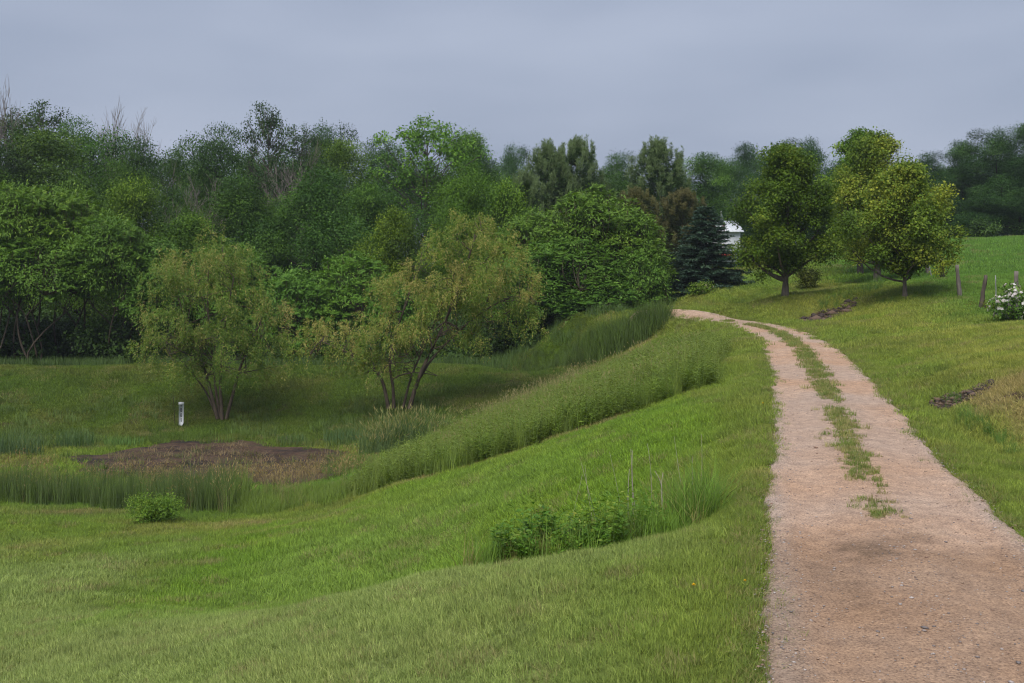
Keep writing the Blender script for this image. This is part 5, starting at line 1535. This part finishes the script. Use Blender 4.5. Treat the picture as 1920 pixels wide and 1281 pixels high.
# --- bushes
def bush(name, px, dd, w, h, n, leaf, mat, seed, label, cat='bush', flowers=None, tint=(1, 1, 1), nl=14, stems=5, lowz=.15, ratio=.5, group=None, off=0.0):
    x = (px - 960) / F * dd; z = hg(x, dd) - .02
    rng = rngf(seed)
    r = empty(name, (x, dd, z)); tag(r, label, cat, group)
    lob = np.c_[rng.normal(0, w * .22, (nl, 2)), h * (lowz + (1 - lowz) * rng.random(nl)) * .82, np.full(nl, min(w, h) * .25) * rng.uniform(.7, 1.3, nl)]
    V, Q, t = crown_cloud(lob, n, leaf, rng, leaf * 1.1, per=8, ratio=ratio, shell=.5)
    V[:, 2] = np.maximum(V[:, 2], .01)
    c = link('foliage', np_mesh('foliage', V, Q, 4, {'v': t}, False, [mat]), r); c.color = (*tint, 1); c['kind'] = 'stuff'
    for k in range(stems):
        g = Geo(); e = lob[k % nl, :3]
        g.tube(curve_pts((rng.normal(0, w * .06), rng.normal(0, w * .06), 0), e, rng, .1, 5), np.linspace(.018, .007, 5), 5)
        link('stem', g.mesh('stem', m_bark_stem), r)
    if flowers:
        nf, fr, fm, zmin = flowers
        u = sph(nf * 3, rng); u = u[(u[:, 2] > zmin)][:nf]
        li = rng.integers(0, nl, len(u))
        P = lob[li, :3] + u * (lob[li, 3] * 1.12)[:, None]
        m = len(P); per = 9
        ci = np.repeat(np.arange(m), per)
        az = np.tile(np.arange(per) / per * 2 * PI * 2, m)
        uu = u[ci]; a = unit(np.cross(uu, np.array([.3, .2, 1.0]))); b = np.cross(uu, a)
        dvec = unit(a * np.cos(az)[:, None] + b * np.sin(az)[:, None] + uu * rng.uniform(.2, 1.0, (len(ci), 1)))
        N = unit(uu - (uu * dvec).sum(1)[:, None] * dvec)
        Vf, Qf = leaf_quads(P[ci], dvec, N, fr * rng.uniform(.7, 1.2, len(ci)), np.full(len(ci), fr * .85), .25)
        f = link('blossoms', np_mesh('blossoms', Vf, Qf, 4, {'v': np.repeat(np.clip(rng.normal(.55, .2, m), 0, 1)[ci], 4)}, False, [fm]), r); f['kind'] = 'stuff'; f.color = GREY
    return r
bush('flowering_bush', 1910, 37.6, 1.6, 1.3, 5200, .11, m_broad, 821, 'bush covered in white blossoms at the right picture edge', 'bush', (330, .085, m_petal, -.2), (1.1, 1.3, 1.0), 18)
bush('flowering_bush', 1311, 57.2, 1.5, .55, 2200, .13, m_broad, 822, 'low bush with cream flowers at the foot of the spruce', 'bush', (44, .075, m_lily, .1), (1.7, 1.6, 1.1), 12)
bush('shrub', 1512, 56.5, 1.25, 1.15, 3400, .11, m_broad, 823, 'small reddish-green shrub on the lawn right of the darker maple trunk', 'shrub', None, (1.3, .95, .9), 12, 7, .25)
bush('bush', 290, 27.6, 1.1, .95, 6500, .055, m_plant, 824, 'small round bush on the lawn in front of the reeds', 'bush', None, (1.15, 1.1, .8), 26, 8, .12, .45)
bush('sapling', 1767, 51.8, .85, 1.25, 700, .12, m_maple, 825, 'yellow-leaved sapling growing round a short fence post', 'sapling', None, (1.9, 1.45, .9), 7, 5, .35)
bush('shrub', 1850, 40.6, .9, .45, 600, .06, m_broad, 826, 'low brownish brush at the foot of the leaning fence post', 'shrub', None, (1.9, 1.1, .8), 8, 6, .2)
bush('shrub', 1843, 22.2 * 4.05, 2.6, 1.6, 2200, .2, m_broad, 827, 'dark shrub on the hill crest below the hilltop trees', 'shrub', None, (.8, .9, .85), 9, 3)

# --- tall clumps round the pond
def clump(name, px, py_base, w, h, n, mat, seed, label, tint, seed_heads=False, lean=.35, bw=.016, group='tall clumps round the pond'):
    q = ground_at(px, py_base)[0]
    rng = rngf(seed)
    r = empty(name, (q[0], q[1], hg(q[0], q[1]) - .02)); tag(r, label, 'grass clump', group)
    V, Q, t = blades(n, 1.0, h * .55, h * 1.1, bw * .7, bw * 1.2, rng, lean=lean, seg=3, curve=.6)
    # gather the feet into an oval
    m = 8; foot = V.reshape(n, m, 3)[:, :2].mean(1)[:, :2]
    a = rng.random(n) * 2 * PI; rr = np.sqrt(rng.random(n))
    new = np.c_[np.cos(a) * rr * w * .5, np.sin(a) * rr * w * .3]
    V = V.reshape(n, m, 3); V[:, :, :2] += (new - foot)[:, None, :]; V = V.reshape(-1, 3)
    c = link('leaves', np_mesh('leaves', V, Q, 4, {'v': t}, False, [mat]), r); c.color = (*tint, 1); c['kind'] = 'stuff'
    if seed_heads:
        k = rng.random(n) < .55
        tips = V.reshape(n, m, 3)[k, 6:8].mean(1); prev = V.reshape(n, m, 3)[k, 4:6].mean(1)
        d_ = unit(tips - prev); nn = len(tips)
        N = unit(rng.normal(size=(nn, 3))); N = unit(N - (N * d_).sum(1)[:, None] * d_)
        V2, Q2 = leaf_quads(tips - d_ * .12, d_, N, rng.uniform(.18, .3, nn), np.full(nn, .028), .3)
        f = link('seed_heads', np_mesh('seed_heads', V2, Q2, 4, {'v': np.repeat(rng.uniform(.6, 1, nn), 4)}, False, [m_willow]), r); f.color = (.72, .72, .85, 1); f['kind'] = 'stuff'
    return r
m_rush = leaf_material('rush_leaves', (.055, .10, .034), (.085, .145, .045), (.16, .20, .07), transl=.25, up=.3)
clump('grass_clump', 770, 835, 2.6, 1.35, 900, m_rush, 841, 'large tan-headed grass clump below the right willow', (1.25, 1.2, 1.1), True, .45, .016)
clump('grass_clump', 712, 850, 1.6, 1.1, 500, m_rush, 842, 'grey-green grass clump at the right end of the pond', (1.4, 1.3, 1.3), True, .4)
clump('rush_clump', 30, 852, 2.0, .95, 520, m_rush, 843, 'dark rush clump beyond the pond at the left picture edge', (.95, 1.0, 1.0))
clump('rush_clump', 140, 838, 1.5, .75, 420, m_rush, 844, 'rush clump beyond the pond, second from the left edge', (1.0, 1.1, .95))
clump('rush_clump', 230, 836, 1.6, .42, 330, m_rush, 845, 'low bright grass clump at the back edge of the pond mud', (1.35, 1.6, 1.0))
clump('rush_clump', 548, 832, 1.3, .42, 260, m_rush, 846, 'small rush clump at the back of the pond between the willows', (1.1, 1.15, .95))
clump('rush_clump', 650, 828, 1.9, .65, 420, m_rush, 847, 'rush clump at the back right corner of the pond', (1.0, 1.1, 1.1))

# --- unmown weed patch beside the drive
def weed_plant(px, dd, h, n_stem, leaves, L0, W0, seed, label, tint, name='weed_plant', splay=.5, spread=.07, droop=.4):
    x = (px - 960) / F * dd; z = hg(x, dd) - .01
    rng = rngf(seed)
    r = empty(name, (x, dd, z), rng.random() * 6); tag(r, label, 'weed', 'plants of the weed patch beside the drive')
    V, Q, t = leafy_stems(n_stem, h, leaves, L0, W0, rng, spread * 1.3, droop, splay)
    c = link('foliage', np_mesh('foliage', V, Q, 4, {'v': t}, False, [m_plant]), r); c.color = (*tint, 1); c['kind'] = 'stuff'
    return r
WP = [
    (950, 12.20, 0.46, 16, 18, .13, .055, (.9, 1, .9), 'dark bramble plant at the low left end of the roadside weed patch'),
    (1000, 12.35, 0.60, 16, 18, .14, .06, (.85, 1, .95), 'tall dark leafy plant near the left end of the roadside weed patch'),
    (1040, 12.30, 0.50, 16, 18, .13, .06, (.95, 1, .9), 'arching leafy plant third from the left in the roadside weed patch'),
    (1080, 12.40, 0.46, 16, 18, .10, .04, (1.1, 1.1, .9), 'low leafy plant left of the middle of the roadside weed patch'),
    (1115, 12.50, 0.60, 16, 18, .12, .045, (1.15, 1.1, .85), 'yellowish leafy plant under the pale dead stalks of the weed patch'),
    (1155, 12.50, 0.60, 16, 18, .12, .05, (1.05, 1.1, .9), 'broad leafy plant in the middle of the roadside weed patch'),
    (1190, 12.80, 0.66, 16, 18, .11, .035, (1.1, 1.15, .9), 'leafy plant at the foot of the thick grey dead stem'),
    (1120, 12.15, 0.30, 16, 18, .09, .04, (1.0, 1.1, .9), 'low leafy plant at the front of the weed patch'),
    (1050, 12.05, 0.28, 16, 18, .09, .035, (1.15, 1.2, .8), 'small bright plant at the front left of the weed patch'),
    (1230, 12.95, 0.60, 16, 18, .10, .03, (1.1, 1.2, .9), 'leafy plant right of the thick grey dead stem'),
    (980, 12.00, 0.30, 16, 18, .10, .045, (.95, 1.05, .9), 'small dark plant at the front left tip of the weed patch'),
]
for k, (px, dd, h, ns_, lv, l0, w0, tint, label) in enumerate(WP):
    weed_plant(px, dd, h, ns_, lv, l0, w0, 860 + k, label, tint)
rng = rngf(880)
x, y = area_points(WEEDS, .12, rng, .0, .7)
k = noise2(x, y, 1.4, 18, 2) > .25
x, y = x[k], y[k]
srcs = [source('s', *blades(40, .22, .16, .42, .005, .010, rngf(890 + i), lean=.45, seg=3), m_weed) for i in range(3)] + [source('s', *blades(30, .26, .28, .85, .006, .014, rngf(895 + i), lean=.5, seg=3), m_weed) for i in range(2)]
tallr = sstep(1.7, 2.2, x + (y - 13) * .2)
which = np.where(rng.random(len(x)) < tallr, rng.integers(3, 5, len(x)), rng.integers(0, 3, len(x)))
Tp = np.where((rng.random(len(x)) < .15)[:, None], np.array([.27, .26, .08]), np.array([.14, .245, .028]))
fill('patch_grass', 'long bright green grass of the roadside weed patch', x, y, srcs, rng, Tp, .18, .6, 1.2, which=which, hs=.7 + .6 * noise2(x, y, 1.8, 28, 2))
STALKS = [
    # base px, tip px, tip row, distance, radius, label
    (1135, 1090, 868, 13.4, .005, 'thin pale dead stalk leaning furthest left over the weed patch'),
    (1130, 1097, 872, 13.3, .004, 'thin pale dead stalk beside the one leaning furthest left'),
    (1178, 1143, 848, 13.5, .004, 'thin tan stalk leaning left in the middle of the weed patch'),
    (1190, 1183, 842, 13.5, .008, 'bent grey dead stalk left of the thick grey dead stem'),
    (1185, 1180, 880, 13.2, .009, 'short stout pale dead stalk left of the thick grey dead stem'),
    (1206, 1186, 845, 13.6, .007, 'crooked grey dead stalk crossing the bent one'),
    (1216, 1214, 832, 13.6, .005, 'straight thin dead stalk just left of the thick grey dead stem'),
    (1290, 1264, 818, 13.9, .004, 'thin pale stalk leaning left above the long grass'),
    (1306, 1315, 814, 14.0, .004, 'thin pale stalk leaning right above the long grass'),
    (1308, 1298, 856, 13.9, .006, 'short pale broken stalk in the long grass'),
    (1050, 1092, 890, 12.9, .003, 'thin brown stalk leaning right at the left end of the weed patch'),
]
for k, (bpx, tpx, tpy, dd, r_, label) in enumerate(STALKS):
    x = (bpx - 960) / F * dd; z = hg(x, dd) - .02
    tip = np.array([(tpx - bpx) / F * dd, 0, CZ - (tpy - HY) / F * dd - z])
    g = Geo(); g.tube(curve_pts((0, 0, 0), tip, rngf(900 + k), .06, 7), np.linspace(r_ * .95, r_ * .35, 7), 6)
    o = link('dead_stalk', g.mesh('dead_stalk', m_dead)); o.location = (x, dd, z); tag(o, label, 'stalk', 'dead stalks standing in the weed patch')
# the thick dead stem with its forked tip
dd = 13.6; x = (1248 - 960) / F * dd; z = hg(x, dd) - .02
r = empty('dead_thistle', (x, dd, z)); tag(r, 'thick grey dead stem with forked tip in the weed patch', 'stem')
g = Geo(); g.tube(np.c_[np.linspace(0, -.05, 8), np.zeros(8), np.linspace(0, .60, 8)], np.r_[.016, .018, .017, .02, .017, .018, .013, .008], 7); link('stem', g.mesh('stem', m_dead), r)
for sx, hh in ((-.085, .90), (.02, .88)):
    g = Geo(); g.tube(curve_pts((-.05, 0, .58), (-.05 + sx, .02, hh), rngf(int(hh * 100)), .12, 6), np.linspace(.007, .003, 6), 5); link('fork', g.mesh('fork', m_dead), r)
rng = rngf(930)
P = np.c_[rng.normal(-.02, .03, 26), rng.normal(0, .03, 26), rng.uniform(.3, .62, 26)]
D = unit(np.c_[rng.normal(0, 1, (26, 2)), rng.normal(-.4, .4, 26)]); N = unit(np.cross(D, sph(26, rng)))
V, Q = leaf_quads(P, D, N, rng.uniform(.04, .09, 26), np.full(26, .02), .3)
c = link('dry_leaves', np_mesh('dry_leaves', V, Q, 4, {'v': np.full(len(V), .9)}, False, [m_willow]), r); c['kind'] = 'stuff'

# --- dandelions in the road shoulder
for (px, py, rad, label) in ((1300, 1124, .022, 'yellow dandelion in the near lawn'), (1396, 1113, .016, 'small yellow dandelion at the very edge of the drive'), (1430, 772, .026, 'yellow dandelion in the distant road shoulder')):
    q = ground_at(px, py)[0]; z = hg(q[0], q[1])
    r = empty('dandelion', (q[0], q[1], z)); tag(r, label, 'flower', 'dandelions in the grass')
    g = Geo(); g.tube([(0, 0, 0), (.005, 0, .05), (.004, 0, .10)], [.003, .003, .0025], 5); link('stem', g.mesh('stem', m_plant), r)
    rng = rngf(int(px)); n = 46
    az = np.arange(n) * 2.4; el = np.linspace(.1, 1.3, n)
    D = np.c_[np.cos(az) * np.cos(el), np.sin(az) * np.cos(el), np.sin(el)]
    N = unit(np.array([0, 0, 1.0]) - D * D[:, 2:3] + 1e-4)
    V, Q = leaf_quads(np.tile([.004, 0, .10], (n, 1)), D, N, np.full(n, rad), np.full(n, rad * .35), .1)
    link('flower_head', np_mesh('flower_head', V, Q, 4, {'v': np.full(len(V), .5)}, False, [m_dandelion]), r).color = GREY

# --- white house behind the spruce, flagpole in front of it
dh = 88.0
hx0, hx1 = (1316 - 960) / F * dh, (1388 - 960) / F * dh
zt = CZ - (414 - HY) / F * dh; ze = CZ - (434 - HY) / F * dh
hzb = hg((hx0 + hx1) / 2, dh + 2) - .2
W_, D_ = hx1 - hx0, 5.0
house = empty('house', (hx0, dh, hzb)); tag(house, 'white house with white metal roof behind the spruce', 'house')
eh, rh = ze - hzb, zt - hzb
g = Geo(); g.box(0, W_, 0, .12, 0, eh); link('wall', g.mesh('wall', m_siding, False), house)
g = Geo(); g.box(0, W_, D_ - .12, D_, 0, eh); link('wall', g.mesh('wall', m_siding, False), house)
for xa in (0.0, W_ - .12):
    g = Geo(); pr = [(.122, 0), (D_ - .122, 0), (D_ - .122, eh), (D_ / 2, rh - .06), (.122, eh)]
    v = [(xa + .003, a, b) for a, b in pr] + [(xa + .117, a, b) for a, b in pr]
    g.add(v, [(i, (i + 1) % 5, 5 + (i + 1) % 5, 5 + i) for i in range(5)]); g.t.append(np.array([(0, 2, 1), (0, 3, 2), (0, 4, 3), (5, 6, 7), (5, 7, 8), (5, 8, 9)])); link('wall', g.mesh('wall', m_siding, False), house)
g = Geo()
for sgn, ya, yb in ((1, -.3, D_ / 2), (-1, D_ + .3, D_ / 2)):
    za = eh - .08
    v = [(-.25, ya, za), (W_ + .25, ya, za), (W_ + .25, yb, rh), (-.25, yb, rh)]
    v = v + [(a, b, c + .07) for a, b, c in v]
    g.add(v, [(0, 1, 2, 3), (7, 6, 5, 4), (0, 4, 5, 1), (1, 5, 6, 2), (2, 6, 7, 3), (3, 7, 4, 0)])
roof = link('roof', g.mesh('roof', m_metal_roof, False), house)
for k in range(1, 12):
    xx = -.25 + k * (W_ + .5) / 12
    g = Geo(); v = [(xx, -.3, eh - .008), (xx + .04, -.3, eh - .008), (xx + .04, D_ / 2, rh + .072), (xx, D_ / 2, rh + .072)]; v = v + [(a, b, c + .035) for a, b, c in v]
    g.add(v, [(0, 1, 2, 3), (7, 6, 5, 4), (0, 4, 5, 1), (1, 5, 6, 2), (2, 6, 7, 3), (3, 7, 4, 0)]); link('roof_seam', g.mesh('roof_seam', m_metal_roof, False), roof)
for xa in (.6, 2.6, 4.2):
    if xa + .9 > W_: continue
    g = Geo(); g.box(xa, xa + .8, -.012, -.004, .8, 1.75); w = link('window', g.mesh('window', m_glass, False), house)
    g = Geo()
    g.box(xa - .06, xa, -.03, -.003, .74, 1.81); g.box(xa + .8, xa + .86, -.03, -.003, .74, 1.81); g.box(xa, xa + .8, -.03, -.003, 1.75, 1.81); g.box(xa, xa + .8, -.03, -.003, .74, .80)
    link('frame', g.mesh('frame', m_white, False), w)
ax = (1349 - 960) / F * dh - hx0
g = Geo(); v = [(ax - .1, -.01, 1.36), (ax + .85, -.01, 1.36), (ax + .85, -.75, 1.05), (ax - .1, -.75, 1.05), (ax - .1, -.75, .92), (ax + .85, -.75, .92)]
g.add(v, [(0, 3, 2, 1), (3, 4, 5, 2)]); link('awning', g.mesh('awning', m_red, False), house)
df = 80.0; fx = (1352 - 960) / F * df; fz = hg(fx, df)
fp = empty('flagpole', (fx, df, fz)); tag(fp, 'flagpole in front of the white house', 'flagpole')
ph = CZ - (398 - HY) / F * df - fz
g = Geo(); g.tube([(0, 0, 0), (0, 0, ph * .5), (0, 0, ph)], [.035, .03, .02], 8); link('pole', g.mesh('pole', m_steel), fp)
g = Geo(); rr_ = .05
g.tube([(0, 0, ph), (0, 0, ph + rr_ * .5), (0, 0, ph + rr_), (0, 0, ph + rr_ * 1.6)], [.02, .05, .05, .02], 8); link('finial', g.mesh('finial', m_dandelion if False else m_steel), fp)
# hanging flag: a draped grid, stripes and canton as separate parts of the cloth
fl = empty('flag', (fx, df, fz + ph - .12)); tag(fl, 'limp stars and stripes flag hanging from the flagpole', 'flag')
nu, nv = 26, 14; fw, fh = 1.5, .9
def flag_pt(u, v):
    """u along the fly 0..1, v down the hoist 0..1; the fly end hangs"""
    hang = .82 * fw * u
    x_ = .04 + .20 * u + .05 * math.sin(u * 9 + v * 2); y_ = .10 * math.sin(u * 11 + v * 3) * (.3 + u)
    return (x_ + .12 * v * (1 - u), y_, -v * fh * (1 - .35 * u) - hang * .75)
white_g, red_g, blue_g, star_g = Geo(), Geo(), Geo(), Geo()
for i in range(nu):
    for j in range(13):
        u0, u1, v0, v1 = i / nu, (i + 1) / nu, j / 13, (j + 1) / 13
        quad = [flag_pt(u0, v0), flag_pt(u1, v0), flag_pt(u1, v1), flag_pt(u0, v1)]
        tgt = blue_g if (u0 < .4 and j < 7) else (red_g if j % 2 == 0 else white_g)
        tgt.add(quad, [(0, 1, 2, 3)])
        if tgt is blue_g and (i + j) % 2 == 0 and i % 2 == 0:
            c = np.mean(quad, axis=0) + np.array([0, -.006, 0]); star_g.add([c + [.014 * math.cos(a), 0, .014 * math.sin(a)] for a in np.linspace(0, 2 * PI, 6)[:5]], None, [(0, 1, 2), (0, 2, 3), (0, 3, 4)])
for nm, gg, mt in (('white_stripe', white_g, m_white), ('red_stripe', red_g, m_red), ('canton', blue_g, m_blue), ('star', star_g, m_white)):
    c = link(nm, gg.mesh(nm, mt), fl); c['kind'] = 'stuff'

# ------------------------------------------------------------------ damp air
HAZE = 0.0003
m_haze, nt = new_mat('damp_air')
pv = nd(nt, 'ShaderNodeVolumePrincipled'); pv.inputs['Color'].default_value = (.80, .88, 1.0, 1); pv.inputs['Density'].default_value = HAZE; pv.inputs['Anisotropy'].default_value = 0.0
o = nd(nt, 'ShaderNodeOutputMaterial'); nt.links.new(pv.outputs[0], o.inputs['Volume'])
g = Geo(); g.box(-306, 306, -306, 306, float(GZ.min()) - 1.0, 19.5)
hz = link('haze', g.mesh('haze', m_haze, False)); tag(hz, 'thin damp haze over the whole place', kind='stuff')
